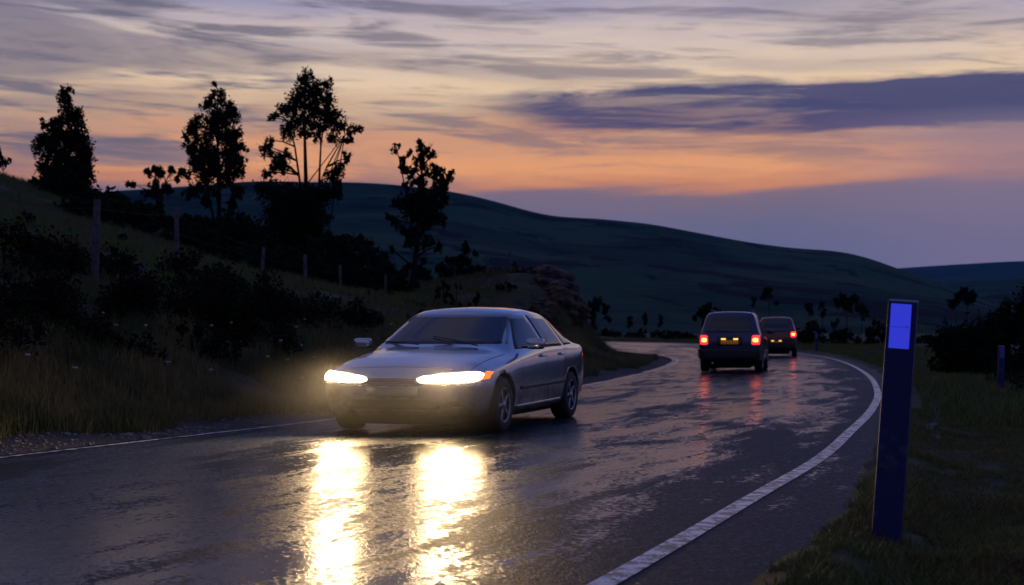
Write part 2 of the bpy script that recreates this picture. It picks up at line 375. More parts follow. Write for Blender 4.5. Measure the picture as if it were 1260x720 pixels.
def axis(lo, hi, step, ext):
    a = list(np.arange(lo, hi+1e-6, step)); s = step
    l = [lo]; r = [hi]
    while l[-1] > -ext: s *= 1.18; l.append(l[-1]-s)
    s = step
    while r[-1] < ext: s *= 1.18; r.append(r[-1]+s)
    return np.array(l[1:][::-1]+a+r[1:])
ax = np.concatenate([axis(-26, -.3, .22, 7000)[:-1][axis(-26, -.3, .22, 7000)[:-1] < -.3], np.arange(-.3, 8, .10), 8+np.cumsum(.22*1.045**np.arange(0, 130))]); ay = np.concatenate([[-7000,-3000,-1200,-500,-200,-100,-60,-40,-25,-15,-9,-6], np.arange(-4, 5, .22), np.arange(5, 20, .12), np.arange(20, 45, .22), np.arange(45, 100, .4), 100*1.12**np.arange(0, 38)])
GX, GY = np.meshgrid(ax, ay); XY = np.column_stack([GX.ravel(), GY.ravel()])
GZ = ground_z(XY)
V = np.column_stack([XY, GZ]); nx, ny = len(ax), len(ay)
ii = np.arange((ny-1)*(nx-1)); r_ = ii//(nx-1); c_ = ii % (nx-1); k0 = r_*nx+c_
me = bpy.data.meshes.new('ground'); me.vertices.add(len(V)); me.vertices.foreach_set('co', V.astype(np.float32).ravel())
Fq = np.column_stack([k0, k0+1, k0+nx+1, k0+nx]).astype(np.int32)
me.loops.add(Fq.size); me.loops.foreach_set('vertex_index', Fq.ravel()); me.polygons.add(len(Fq)); me.polygons.foreach_set('loop_start', np.arange(0, Fq.size, 4, dtype=np.int32))
me.update(calc_edges=True); me.polygons.foreach_set('use_smooth', np.ones(len(Fq), bool))
dG, _, sG = road_near(XY)
at_ = me.attributes.new('verge', 'FLOAT', 'POINT'); at_.data.foreach_set('value', np.where(sG > 0, np.clip(dG, 0, 10), 10).astype(np.float32))
def ground_mat():
    m = bpy.data.materials.new('rough_grass_and_earth'); m.use_nodes = True; nt = m.node_tree; b = nt.nodes['Principled BSDF']
    geo = N(nt, 'ShaderNodeNewGeometry'); P_ = geo.outputs['Position']
    a = noise(nt, P_, .30, 6, .6); c = noise(nt, P_, 2.2, 6, .65); d = noise(nt, P_, 30, 5, .7)
    col = mixc(nt, sstep(nt, a, .42, .6), (.060,.078,.018,1), (.085,.064,.028,1))
    col = mixc(nt, sstep(nt, c, .5, .62), col, (.018,.020,.012,1))
    col = mixc(nt, mth(nt, 'MULTIPLY', d, .6), col, (.03,.026,.016,1))
    va = N(nt, 'ShaderNodeAttribute', attribute_name='verge')
    g = mth(nt, 'SUBTRACT', 1.0, sstep(nt, mth(nt, 'ADD', va.outputs['Fac'], mth(nt, 'MULTIPLY', mth(nt, 'SUBTRACT', c, .5), 1.6)), .9, 1.5))
    gcol = mixc(nt, sstep(nt, d, .4, .65), (.035,.031,.028,1), (.10,.09,.085,1))
    nt.links.new(mixc(nt, g, col, gcol), b.inputs['Base Color'])
    b.inputs['Roughness'].default_value = .8; b.inputs['Specular IOR Level'].default_value = .2
    bn = N(nt, 'ShaderNodeBump', ins={'Strength': .8, 'Distance': .03}); nt.links.new(d, bn.inputs['Height']); nt.links.new(bn.outputs[0], b.inputs['Normal'])
    return m
M['ground'] = ground_mat()
tag(link('ground', me, None, M['ground']), kind='structure')
GZ2 = GZ.reshape(ny, nx); DG2 = dG.reshape(ny, nx); SG2 = sG.reshape(ny, nx)
def grid_at(G, q):
    q = np.asarray(q, float).reshape(-1, 2)
    i = np.clip(np.searchsorted(ax, q[:, 0])-1, 0, nx-2); j = np.clip(np.searchsorted(ay, q[:, 1])-1, 0, ny-2)
    u = (q[:, 0]-ax[i])/(ax[i+1]-ax[i]); v = (q[:, 1]-ay[j])/(ay[j+1]-ay[j])
    return (G[j, i]*(1-u)+G[j, i+1]*u)*(1-v)+(G[j+1, i]*(1-u)+G[j+1, i+1]*u)*v
def ground_z(q): return grid_at(GZ2, q)
def road_fast(q): return grid_at(DG2, q), None, np.sign(grid_at(SG2, q))
def gz(x, y): return float(ground_z([(x, y)])[0])

# ------------------------------------------------------------------ hills
def hill_mat(name, c1, c2, c3, s):
    m = bpy.data.materials.new(name); m.use_nodes = True; nt = m.node_tree; b = nt.nodes['Principled BSDF']
    geo = N(nt, 'ShaderNodeNewGeometry'); mp = N(nt, 'ShaderNodeMapping'); mp.inputs['Scale'].default_value = (1, .45, 2.6); nt.links.new(geo.outputs['Position'], mp.inputs[0])
    a = noise(nt, mp.outputs[0], s, 7, .6, .4); c = noise(nt, mp.outputs[0], s*2.3, 8, .65, .6); d = noise(nt, geo.outputs['Position'], s*14, 5, .7)
    col = mixc(nt, sstep(nt, a, .45, .58), (*c1, 1), (*c2, 1))
    col = mixc(nt, sstep(nt, c, .53, .58), col, (*c3, 1))
    col = mixc(nt, mth(nt, 'MULTIPLY', sstep(nt, d, .55, .65), .5), col, (*c3, 1))
    nt.links.new(col, b.inputs['Base Color']); b.inputs['Roughness'].default_value = .95; b.inputs['Specular IOR Level'].default_value = .02
    return m
def hill(name, crest, Yn, Yc, Yb, m, dn=.5, seed=1):
    # crest: spots of the skyline seen in the photograph; the hill rises from Yn to its crest at Yc and falls to Yb
    cx = np.array([(c[0]-630)/F for c in crest]); ch = np.array([(YH-c[1])/F for c in crest])
    us = np.linspace(cx[0], cx[-1], 200); hs = np.interp(us, cx, ch)
    k = np.ones(7)/7; hs = np.convolve(np.pad(hs, 3, 'edge'), k, 'valid')
    ts = np.linspace(0, 1.6, 70); V = []
    for t in ts:
        Y = Yn+(Yc-Yn)*t if t <= 1 else Yc+(Yb-Yc)*(t-1)/.6
        X = us*Y
        prof = (t**1.35*(1-.0) if t <= 1 else 1-((t-1)/.6)**1.6)
        Z = (hs*Yc+HC)*prof
        bump = (vnoise(X, np.full_like(X, Y), 5/Yc, seed)+.5*vnoise(X, np.full_like(X, Y), 14/Yc, seed+1)+.25*vnoise(X, np.full_like(X, Y), 40/Yc, seed+2))
        Z = Z + bump*Yc*.011*dn*min(1, t*3)*max(0, 1-abs(t-1)*.0)*(.35 if abs(t-1) < .08 else 1) - (3 if t == 0 else 0) - (40 if t == ts[-1] else 0)
        V += list(zip(X, np.full_like(X, Y), Z))
    n = len(us); Fc = [(r*n+c, r*n+c+1, (r+1)*n+c+1, (r+1)*n+c) for r in range(len(ts)-1) for c in range(n-1)]
    return tag(link(name, mesh(name, V, Fc, True), None, m), kind='structure')
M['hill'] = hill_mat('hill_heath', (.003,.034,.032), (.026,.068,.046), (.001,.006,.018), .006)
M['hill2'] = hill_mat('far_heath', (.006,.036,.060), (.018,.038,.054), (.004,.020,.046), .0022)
hill('hill', [(-700,330),(-300,300),(0,262),(110,236),(180,231),(260,226),(310,221),(380,224),(450,224),(500,230),(560,238),(610,248),(660,264),(700,268),(760,270),(810,277),(860,286),(950,302),(1040,309),(1070,316),(1100,329),(1160,350),(1230,378),(1330,400)], 240, 1500, 2300, M['hill'])
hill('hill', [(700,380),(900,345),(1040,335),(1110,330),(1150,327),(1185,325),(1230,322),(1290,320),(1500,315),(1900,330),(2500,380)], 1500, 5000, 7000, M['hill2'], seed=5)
hill('hill', [(980,392),(1080,372),(1160,352),(1200,345),(1270,342),(1400,338),(1700,350),(2200,390)], 900, 2600, 3600, M['hill'], seed=8)

# ------------------------------------------------------------------ vegetation
def leaves(centers, radii, n_each, size, seed=0, sq=1.0, shell=.0):
    g = np.random.default_rng(seed); out = []
    for c, r, n in zip(centers, radii, n_each):
        # several small sprays inside each clump give a broken outline
        k = max(4, n//22)
        d = g.normal(size=(k, 3)); d /= np.linalg.norm(d, axis=1)[:, None]
        sub = np.array(c)+d*(r*g.uniform(.25, .95, (k, 1)))*np.array((1, 1, sq))
        idx = g.integers(0, k, n); q = sub[idx]+g.normal(size=(n, 3))*r*np.array((.15, .15, .22))
        a = g.normal(size=(n, 3)); a /= np.linalg.norm(a, axis=1)[:, None]
        b = np.cross(a, g.normal(size=(n, 3))); b /= np.linalg.norm(b, axis=1)[:, None]
        s = size*g.uniform(.6, 1.4, (n, 1))
        quad = np.stack([q-a*s, q-b*s*.45, q+a*s, q+b*s*.45], axis=1); out.append(quad.reshape(-1, 3))
    return tri_mesh('foliage', np.concatenate(out), 4)
def tree(name, base, stems, clumps, Y, label, group, lsize=.072, dens=1.0, seed=0, cat='tree', crown_mat='leaf_dark', thick=1.0):
    # base, stems and clumps are given as they stand in the photograph; depth comes from the crown's own roundness
    g = random.Random(seed); pxm = F/Y
    bz = at(base[0], base[1], Y); x0, y0 = bz.x, bz.y; z0 = min(bz.z, gz(x0, y0))-.1
    root = empty(name, (x0, y0, z0), 0, label=label, cat=cat, group=group)
    L = lambda px, py, dy=0: Vector(((px-630)/F*Y-x0, dy, HC+(YH-py)/F*Y-z0))
    extra = []
    for i_, a_ in enumerate(clumps):
        for b_ in clumps[i_+1:]:
            if math.hypot(a_[0]-b_[0], a_[1]-b_[1]) < 1.15*(a_[2]+b_[2]): extra.append(((a_[0]+b_[0])/2+g.uniform(-3, 3), (a_[1]+b_[1])/2+g.uniform(-3, 3), min(a_[2], b_[2])*.62))
    clumps = list(clumps)+(g.sample(extra, min(len(extra), int(len(clumps)*1.3))) if Y < 90 else [])
    cs = []; rs = []
    cxm = sum(c[0] for c in clumps)/len(clumps)
    for px, py, r in clumps:
        hw = min(2.4, 1.0+sum(1 for c in clumps if abs(c[1]-py) < 20)*.25)
        dy = g.uniform(-1, 1)*hw*9/pxm
        cs.append(L(px, py, dy)); rs.append(r/pxm*1.24)
    bm = bmesh.new(); H = max(c.z for c in cs)
    sp = []
    for s in stems:
        pts = [Vector((0, 0, 0))]+[L(a, b, g.uniform(-.12, .12)) for a, b in s]
        n = len(pts); r0 = H*.016*thick*(1 if s is stems[0] else .6)
        tube(bm, pts, [r0*(1-.8*i/(n-1)) for i in range(n)], 7)
        for a, b in zip(pts, pts[1:]):
            for t in (0, .25, .5, .75): sp.append((a.lerp(b, t), r0))
        sp.append((pts[-1], r0*.4))
    for c, r in zip(cs, rs):               # a limb to every clump of leaves
        cand = [(q, rr) for q, rr in sp if q.z < c.z-.15*r and q.z > .12*H] or [sp[-1]]
        q, rr = min(cand, key=lambda t: (t[0]-c).length+abs((c.z-t[0].z)-(c-t[0]).length*.7)*.5)
        mid = q.lerp(c, .55)+Vector((g.uniform(-.1, .1), g.uniform(-.1, .1), .06*(c-q).length))
        tube(bm, [q, mid, c, c+(c-mid)*.7+Vector((0, 0, r*.5))], [min(rr*.5, .05), .03*thick, .018*thick, .004], 5)
        for _ in range(3):
            d = Vector((g.uniform(-1, 1), g.uniform(-1, 1), g.uniform(.1, 1.2))).normalized()
            tube(bm, [c, c+d*r*.6, c+d*r*1.15+Vector((0, 0, .1*r))], [.012*thick, .008, .003], 4, False)
    bm_obj('trunk', bm, M['bark'], root)
    ne = [max(30, int(dens*270*(r/.35)**2)) for r in rs]
    me = leaves([tuple(c) for c in cs], rs, ne, lsize, seed)
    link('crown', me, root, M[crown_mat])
    return root
GT = 'trees along the hillside'
tree('tall_tree', (82,262), [[(84,200),(80,150),(80,104)],[(70,215),(58,160)],[(95,205),(100,165)]],
 [(80,108,5),(80,120,9),(77,136,12),(92,142,9),(72,152,9),(93,160,12),(60,162,11),(53,152,6),(82,172,14),(100,178,11),(60,182,13),(106,192,9),(48,200,9),(76,198,15),(96,205,14),(58,215,14),(80,222,16),(104,215,10),(60,235,14),(86,240,16),(104,232,9)],
 60, 'leftmost tall tree, narrow dense crown on the dark slope at far left', GT, seed=1, dens=1.4)
tree('tall_tree', (270,300), [[(268,230),(266,160),(266,108)],[(285,240),(290,170)],[(255,235),(240,170)]],
 [(266,104,4),(266,118,10),(255,130,8),(279,130,9),(288,146,8),(262,145,13),(244,149,8),(237,162,9),(275,160,13),(292,166,8),(255,172,13),(231,180,9),(284,182,12),(300,184,7),(240,196,12),(265,195,12),(289,201,11),(230,214,8),(255,215,12),(277,218,11),(300,213,8),(246,232,10),(268,238,8),(292,236,9),(228,237,6),(284,250,7),(250,248,7)],
 62, 'pointed tall tree with a broad ragged crown, second of the four tall trees', GT, seed=2, dens=1.15)
tree('tall_tree', (380,335), [[(376,240),(374,170),(374,96)],[(392,240),(394,180),(404,108)],[(372,250),(362,180),(352,140)],[(385,245),(402,205),(424,165)]],
 [(375,93,8),(368,106,10),(386,106,9),(404,104,7),(400,122,11),(380,126,12),(360,127,11),(346,134,8),(338,146,6),(366,146,11),(390,146,12),(411,144,11),(420,158,8),(434,156,7),(430,172,7),(408,168,8),(352,162,10),(330,170,6),(326,184,8),(336,196,9),(348,208,10),(328,212,7),(374,162,8),(390,166,7),(427,194,6),(418,206,8),(408,218,9),(350,190,7),
  (330,236,13),(350,240,15),(372,246,15),(395,240,13),(415,238,10),(340,262,16),(365,270,18),(390,266,15),(348,288,18),(378,294,18),(330,300,14),(400,296,14)],
 60, 'tallest tree with bare upper stems showing through its open crown above dark shrubs', GT, seed=3, dens=1.1)
tree('slender_tree', (500,380), [[(510,330),(514,280),(518,230),(519,180)],[(512,310),(500,240),(489,186)],[(514,300),(536,240),(550,220)]],
 [(516,178,6),(526,180,6),(504,190,5),(487,183,6),(492,194,5),(519,193,8),(532,193,6),(500,211,8),(494,204,5),(540,206,7),(525,210,7),(549,222,8),(555,214,5),(535,227,6),(519,228,6),(500,226,5),(545,234,7),
  (490,246,9),(510,250,12),(530,250,12),(546,246,7),(480,270,8),(495,281,8),(520,274,12),(540,270,9),(502,299,7),(526,298,8),(538,302,6),(484,309,5),(520,236,10),(508,262,12),(528,262,12),(540,238,8),(506,288,9),(518,205,8),(512,222,8),(535,215,7)],
 57, 'slender crooked tree with sparse tufts of leaves, nearest the silver car roof', GT, seed=4, thick=1.2)
tree('small_tree', (192,262), [[(192,240),(190,212)],[(200,235),(206,214)]],
 [(158,226,4),(166,228,4),(180,212,5),(190,208,5),(201,214,6),(213,212,5),(219,222,4),(184,226,6),(200,230,6),(194,240,6),(176,236,5),(210,236,5)],
 100, 'small bushy tree on the skyline between the first and second tall trees', GT, lsize=.11, seed=5)
tree('small_tree', (1,212), [[(2,192)]], [(1,190,5),(4,196,5),(-4,196,5),(2,203,4)], 62, 'little tree cut off by the left edge of the view', GT, seed=6)
GD = 'small trees beyond the bend'
def stree(cx, cy, cl, Y, label, seed, stems=None):
    tree('small_tree', (cx, cy), stems or [[(cx, cy-20), (cl[0][0], cl[0][1])]], cl, Y, label, GD, lsize=.14, seed=seed, dens=.6)
stree(731,414,[(724,377,5),(735,375,7),(745,381,5),(749,392,4),(717,388,5),(728,386,5)],105,'small spreading tree beyond the bend just right of the rocky bank',11,[[(731,395),(734,378)],[(738,396),(746,384)]])
stree(868,414,[(862,385,5),(872,379,7),(880,384,5),(855,390,4),(868,392,7)],105,'low tree above the roof left side of the front dark blue car',12)
stree(927,410,[(927,368,3),(928,374,2.5)],120,'thin stemmed tree, left of the pair above the two departing cars',13)
stree(946,410,[(946,360,5),(942,366,3),(955,373,3)],120,'thin stemmed tree, taller one of the pair above the two departing cars',14)
stree(996,414,[(996,378,5),(994,385,4)],110,'small round topped tree just right of the maroon car',15)
stree(1012,414,[(1011,375,4),(1012,384,4)],110,'thin upright tree between the round topped tree and the flat topped tree',16)
stree(1042,414,[(1040,368,6),(1048,369,6),(1032,372,5),(1042,378,6)],112,'flat topped tree over the hedge left of the roadside marker post',17)
for k, (x, y, r, w_) in enumerate([(775,398,3,'leftmost of three left of the dark blue car'),(793,395,3,'middle of three left of the dark blue car'),(812,397,3,'rightmost of three left of the dark blue car'),
      (1060,384,5,'just left of the tall marker post above the hedge'),(1176,372,5,'left one of two right of the tall marker post'),(1190,366,6,'right one of two right of the tall marker post')]):
    stree(x, 416, [(x, y-6, r), (x+1, y+1, r+1)], 108, 'very small dark tree, '+w_, 20+k)

def bush(px, top, bot, wpx, Y, label, group, m='leaf_dark', seed=0, lsize=.07, dens=1.0, name='bush', cat='bush'):
    g = random.Random(seed); pxm = F/Y; b = at(px, bot, Y); z0 = gz(b.x, b.y)-.05
    topz = HC+(YH-top)/F*Y; H = max(1.25 if group == 'dark shrubs on the crest of the slope' else .35, topz-z0); W = wpx/pxm/2
    root = empty(name, (b.x, b.y, z0), g.uniform(0, 6.28), label=label, cat=cat, group=group)
    cs = []; rs = []
    n = max(6, int(5+W*3))+(6 if dens >= 5 else 0)
    for i in range(n):
        t = g.uniform(0, 6.28); rr = math.sqrt(g.random())
        hgt = g.uniform(.25, 1.0)*(1-.45*rr**2); r = g.uniform(.24, .40)*min(W, H)
        cs.append((math.cos(t)*rr*W*.82, math.sin(t)*rr*W*.75, max(r*.6, hgt*H-r))); rs.append(r)
    ne = [max(60, int(dens*150*(r/.35)**2*(.07/lsize)**2*.6)) for r in rs]
    link('foliage', leaves(cs, [r*1.15 for r in rs], ne, lsize, seed), root, M[m])
    bm = bmesh.new()
    for c, r in zip(cs, rs):
        c = Vector(c); o = Vector((c.x*.25, c.y*.25, 0)); tube(bm, [o, o.lerp(c, .6)+Vector((0, 0, .05)), c], [.025, .016, .006], 5, False)
    bm_obj('stem', bm, M['bark'], root)
    return root
# the dark thicket under the tall trees
GB = 'dark shrubs on the crest of the slope'
LB = 'dark rounded shrub in the black thicket along the crest below the tall trees'
sd = 40
for px, top, bot, wp, Y in [(70,232,262,80,57),(125,236,268,80,57),(165,246,275,70,57),(205,250,280,80,57),(245,254,290,90,57),(285,256,296,90,57),
   (150,262,296,90,53),(200,270,305,90,53),(250,278,312,90,53),(300,272,318,90,55),(320,290,328,90,52),(355,290,335,90,54),(400,285,340,80,55),(440,292,345,80,56),(465,312,348,60,57),
   (430,318,355,80,52),(335,262,330,70,60),(300,266,320,70,60),(410,268,330,70,60),(440,284,335,60,60),(470,304,345,60,60),(380,262,330,80,61),(455,300,345,60,56),(235,258,300,70,60),(370,318,352,90,52),(340,312,345,80,50),(485,322,352,50,58),(110,256,290,90,50),
   (520,310,335,50,62),(548,302,335,50,62),(575,301,333,50,62),(602,306,333,50,62),(626,316,332,36,62)]:
    sd += 1
    ordn = {520:'leftmost', 548:'second from the left', 575:'middle one', 602:'second from the right', 626:'rightmost'}
    if px >= 510: lb = 'low dark hedge shrub on the knoll behind the silver car roof, '+ordn[px]; gp = 'hedge shrubs on the knoll'
    else: lb, gp = LB, GB
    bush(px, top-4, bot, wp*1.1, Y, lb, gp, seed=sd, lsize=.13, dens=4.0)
# tussocks in the meadow
for px, py, wp, Y in [(40,292,30,42),(30,318,34,34),(90,318,24,36),(150,320,22,40),(168,330,20,27),(560,352,34,50),(585,355,24,50),(620,352,30,54),(470,352,40,50),(440,345,40,52),(60,345,60,26),(545,348,30,52)]:
    sd += 1
    bush(px, py-8, py+4, wp, Y, 'low dark tussock of heath in the grass behind the wire fence', 'tussocks in the meadow', 'leaf_heath', seed=sd, lsize=.06, name='tussock', cat='tussock')
# the heathery bank on the left: a mass of low shrubs
GL = 'heathery shrubs on the roadside bank'
for X, Y, W_, H_ in [(-12.5,21,2.6,1.1),(-10.8,22,2.6,1.1),(-9.2,20.5,2.6,1.1),(-8.0,22.5,2.6,1.0),(-7.0,24.5,2.4,.9),(-5.8,26.5,2.2,.9),(-9.8,18.3,2.6,1.2),(-8.3,19.4,2.6,1.2),(-7.4,18.0,2.2,1.0),(-6.7,20.3,2.3,1.1),(-5.9,22.1,2.2,1.1),(-5.0,24.0,2.2,1.1),
     (-4.3,26.0,2.0,1.0),(-8.9,16.6,2.2,1.1),(-7.9,15.6,2.0,.9),(-6.4,17.6,1.8,.8),(-5.6,19.6,1.8,.8),(-4.8,21.5,1.8,.8),(-4.0,23.6,1.8,.8),(-3.9,28.5,2.0,.9),(-5.0,29.5,2.2,.8),(-6.3,28.5,2.2,.8),(-7.0,16.2,1.5,.6),(-3.2,31,1.5,.6),(-4.6,34,1.4,.5),(-2.4,35,1.2,.4),(-12.5,18,3,1.4),(-11.5,15.5,3,1.4),(-10.2,14.6,2.6,1.3)]:
    sd += 1; z = gz(X, Y); px = X/Y*F+630
    py = YH-(z-HC)/Y*F; top = YH-(z+H_-HC)/Y*F
    bush(px, top, py, W_*F/Y, Y, 'low dark heathery shrub on the steep bank left of the silver car', GL, 'leaf_heath', seed=sd, lsize=.045, dens=1.9, name='heath_shrub', cat='shrub')
M['bracken'] = mat('bracken', (.10,.052,.026), .7, spec=.15, var=((.045,.035,.018), 2.0, .42, .6))
for px, py, wp, Y in [(395,392,60,34),(425,402,50,31),(372,412,46,29),(455,388,50,40),(500,392,60,42),(540,384,60,46),(585,380,60,48),(620,388,56,46),(650,372,44,52),(672,392,44,52),(690,404,36,54),(640,400,50,50),(668,352,40,56),(640,348,44,58),(610,352,40,58),(704,418,30,54),(400,425,50,27)]:
    sd += 1; bb = at(px, py, Y); z = gz(bb.x, Y); pb = YH-(z-HC)/Y*F
    bush(px, pb-random.uniform(.35, .6)/Y*F, pb, wp, Y, 'low rusty brown bracken clump on the bank above and behind the silver car', 'bracken clumps on the bank', 'bracken', seed=sd, lsize=.06, dens=1.1, name='bracken_clump', cat='bracken')
# right side
bush(1210,362,470,120,42,'big round dark bush right of the marker post, under the taller one at the edge','bushes at the right edge',seed=201,lsize=.08,dens=5)
bush(1258,322,478,130,40,'tallest dark bush, cut off by the right edge of the view','bushes at the right edge',seed=202,lsize=.08,dens=5)
bush(1170,398,455,70,50,'lowest of the dark bushes just right of the marker post','bushes at the right edge',seed=203,lsize=.08,dens=5)
bush(1285,430,520,110,28,'dark undergrowth at the right edge below the tallest bush','bushes at the right edge','leaf_bush',seed=204,lsize=.05,dens=1.2)
bush(1240,450,492,90,34,'reddish undergrowth beside the far marker post','bushes at the right edge','leaf_bush',seed=205,lsize=.05,dens=1.2)
GH = 'hedge beyond the bend'
x = 660; k = 0
while x < 1180:
    sd += 1; k += 1
    inside = 985 < x < 1100
    Y = 96 if not inside else 88
    top = random.uniform(400, 406) if not inside else random.uniform(378, 396)
    if 880 < x < 985: top = random.uniform(396, 404)
    if x < 735: top = random.uniform(388, 402)
    if inside: kin = globals().get('kin', -1)+1
    bush(x, top, 424 if inside else 418, random.uniform(34, 52), Y+random.uniform(-2, 3), 'dark hedge bush between the maroon car and the tall marker post, '+['nearest the car','second from the car','third from the car','fourth from the car','fifth from the car','sixth from the car'][kin] if inside else 'low dark bush in the hedge line beyond the bend', GH, seed=sd, lsize=.15, dens=2.6, name='hedge_bush')
    x += random.uniform(20, 26)

# grass: many blades, real geometry
def blades(name, XYs, hmin, hmax, wdt, m, lean=.4, seed=0, label=None, cat='grass', clump=0):
    g = np.random.default_rng(seed); n = len(XYs); z = ground_z(XYs)
    h = g.uniform(hmin, hmax, n)*(.55+.9*(vnoise(XYs[:, 0], XYs[:, 1], 1.6, 11)+.5))
    th = g.uniform(0, 2*np.pi, n); ph = g.uniform(0, 2*np.pi, n)
    wv = np.column_stack([np.cos(th), np.sin(th), np.zeros(n)])*wdt*g.uniform(.6, 1.3, (n, 1))
    ln = np.column_stack([np.cos(ph), np.sin(ph), np.zeros(n)])*(h*lean*g.uniform(.1, 1.2, n))[:, None]
    b = np.column_stack([XYs, z-.02]); mid = b+ln*.35+np.array((0, 0, 1))*(h*.6)[:, None]; tip = b+ln+np.array((0, 0, 1))*h[:, None]
    V = np.concatenate([np.stack([b-wv, b+wv, mid+wv*.7], 1), np.stack([b-wv, mid+wv*.7, mid-wv*.7], 1), np.stack([mid-wv*.7, mid+wv*.7, tip], 1)]).reshape(-1, 3)
    o = link(name, tri_mesh(name, V, 3), None, m); return tag(o, label, cat, kind='stuff')
def scatter(n, x0, x1, y0, y1, cond, seed, power=1.0):
    g = np.random.default_rng(seed); q = np.column_stack([g.uniform(x0, x1, n), y0+(y1-y0)*g.random(n)**power])
    vis = np.abs(q[:, 0]) < np.maximum(q[:, 1], 0)*.40+.8
    q = q[vis]; d, _, s = road_fast(q); return q[cond(d, s, q)]
nz_ = lambda q, s, sd_: vnoise(q[:, 0], q[:, 1], s, sd_)
q = scatter(900000, -11, 7, 11, 60, lambda d, s, q: (s > 0) & (d > .95+.9*nz_(q, .9, 3)) & (d < 4.6) & (nz_(q, 1.3, 7) > -.28+.0*d), 1, 1.5)
q = q[:150000]
blades('verge_grass', q, .10, .31, .0045, M['grass_l'], .5, 2, 'tall dry grass along the left verge between the bank and the gravel')
q = scatter(700000, -26, 4, 22, 66, lambda d, s, q: (s > 0) & (d > 4.2) & ~((q[:, 0] > -.2) & (q[:, 1] > 50)) & (nz_(q, .8, 9) > -.2), 4, 1.3)[:110000]
blades('meadow_grass', q, .08, .28, .009, M['grass_m'], .6, 5, 'rough meadow grass on the slope around the wire fence')
q = scatter(900000, 0, 9, 3.0, 20, lambda d, s, q: (s < 0) & (d-.26*(1-smooth(q[:, 1], 8, 14)) > .46+.25*nz_(q, 2.2, 4)) & (nz_(q, 3.0, 8)+.5*nz_(q, 9, 8) > -.26), 6, 1.3)[:230000]
blades('short_grass', q, .02, .085, .0028, M['grass_r'], .9, 7, 'short mossy grass on the right verge around the marker post')
q = scatter(400000, 4, 24, 18, 90, lambda d, s, q: (s < 0) & (d > .7), 8, 1.2)[:90000]
blades('rough_grass', q, .06, .22, .010, M['grass_m'], .6, 9, 'rough dry grass between the far bend and the dark bushes')
# a few taller weeds and white flower heads in the left verge
q = scatter(20000, -9, 2, 12.5, 30, lambda d, s, q: (s > 0) & (d > 1.6) & (d < 4.2), 12)
g = np.random.default_rng(3); zq = ground_z(q[:40]); bm = bmesh.new(); bs = bmesh.new()
for (x, y), z in zip(q[:40], zq):
    h = g.uniform(.25, .5); t = Vector((x+g.uniform(-.05, .05), y, z+h))
    tube(bs, [(x, y, z-.02), t], [.0035, .002], 4, False)
    for _ in range(6):
        bmesh.ops.create_icosphere(bm, subdivisions=1, radius=g.uniform(.008, .016), matrix=Matrix.Translation(t+Vector((g.uniform(-.025, .025), g.uniform(-.025, .025), g.uniform(-.008, .008)))))
o = bm_obj('wild_flowers', bm, M['flower'], None); tag(o, 'scattered small white flower heads in the tall grass of the left verge', 'flowers', kind='stuff')
o2 = bm_obj('stem', bs, M['grass_l'], o)
# gravel on the verge
def stone_mesh(seed):
    g = random.Random(seed); b = bmesh.new(); bmesh.ops.create_icosphere(b, subdivisions=1, radius=1.0)
    for v in b.verts: v.co = Vector((v.co.x*g.uniform(.75, 1.2), v.co.y*g.uniform(.75, 1.2), v.co.z*g.uniform(.4, .7)))
    V = np.array([v.co[:] for v in b.verts]); Fi = np.array([[v.index for v in f.verts] for f in b.faces]); b.free(); return V[Fi].reshape(-1, 3)
prot = [stone_mesh(k) for k in range(6)]
q = scatter(120000, -9, 7, 9, 55, lambda d, s, q: (s > 0) & (d > .12) & (d < 1.5+.5*nz_(q, 1, 1)) & (nz_(q, 2.3, 2) > -.1), 21, 1.4)[:9000]
zq = ground_z(q); g = np.random.default_rng(4); acc = []
for k, ((x, y), z) in enumerate(zip(q, zq)):
    s = .008+.03*g.random()**4; a = g.uniform(0, 6.28); ca, sa = math.cos(a), math.sin(a)
    v = prot[k % 6]*s; acc.append(np.column_stack([v[:, 0]*ca-v[:, 1]*sa+x, v[:, 0]*sa+v[:, 1]*ca+y, v[:, 2]+z+s*.2]))
tag(link('gravel', tri_mesh('gravel', np.concatenate(acc), 3), None, M['stone']), 'loose grey gravel between the left road edge and the grass', 'gravel', kind='stuff')
# larger stones
gst = 'stones on the gravel verge'
for k, (px, py, s) in enumerate([(210,538,.075),(232,534,.05),(305,524,.06),(330,520,.045),(150,548,.05),(178,545,.035),(270,532,.04),(120,553,.04)]):
    Y = HC*F/(py-YH); X = (px-630)/F*Y
    me_ = tri_mesh('stone', prot[k % 6], 3)
    o = link('stone', me_, None, M['stone']); o.location = (X-.25, Y, gz(X-.25, Y)+.01); o.scale = (s, s*.8, s*.8); o.rotation_euler = (0, 0, k*1.3)
    tag(o, ['largest grey stone','flat grey stone just right of the largest','wide grey stone nearer the silver car','stone nearest the silver car','stone second from the left','small stone right of the second one','stone in the middle of the row','leftmost stone'][k]+' on the left gravel verge', 'stone', gst)

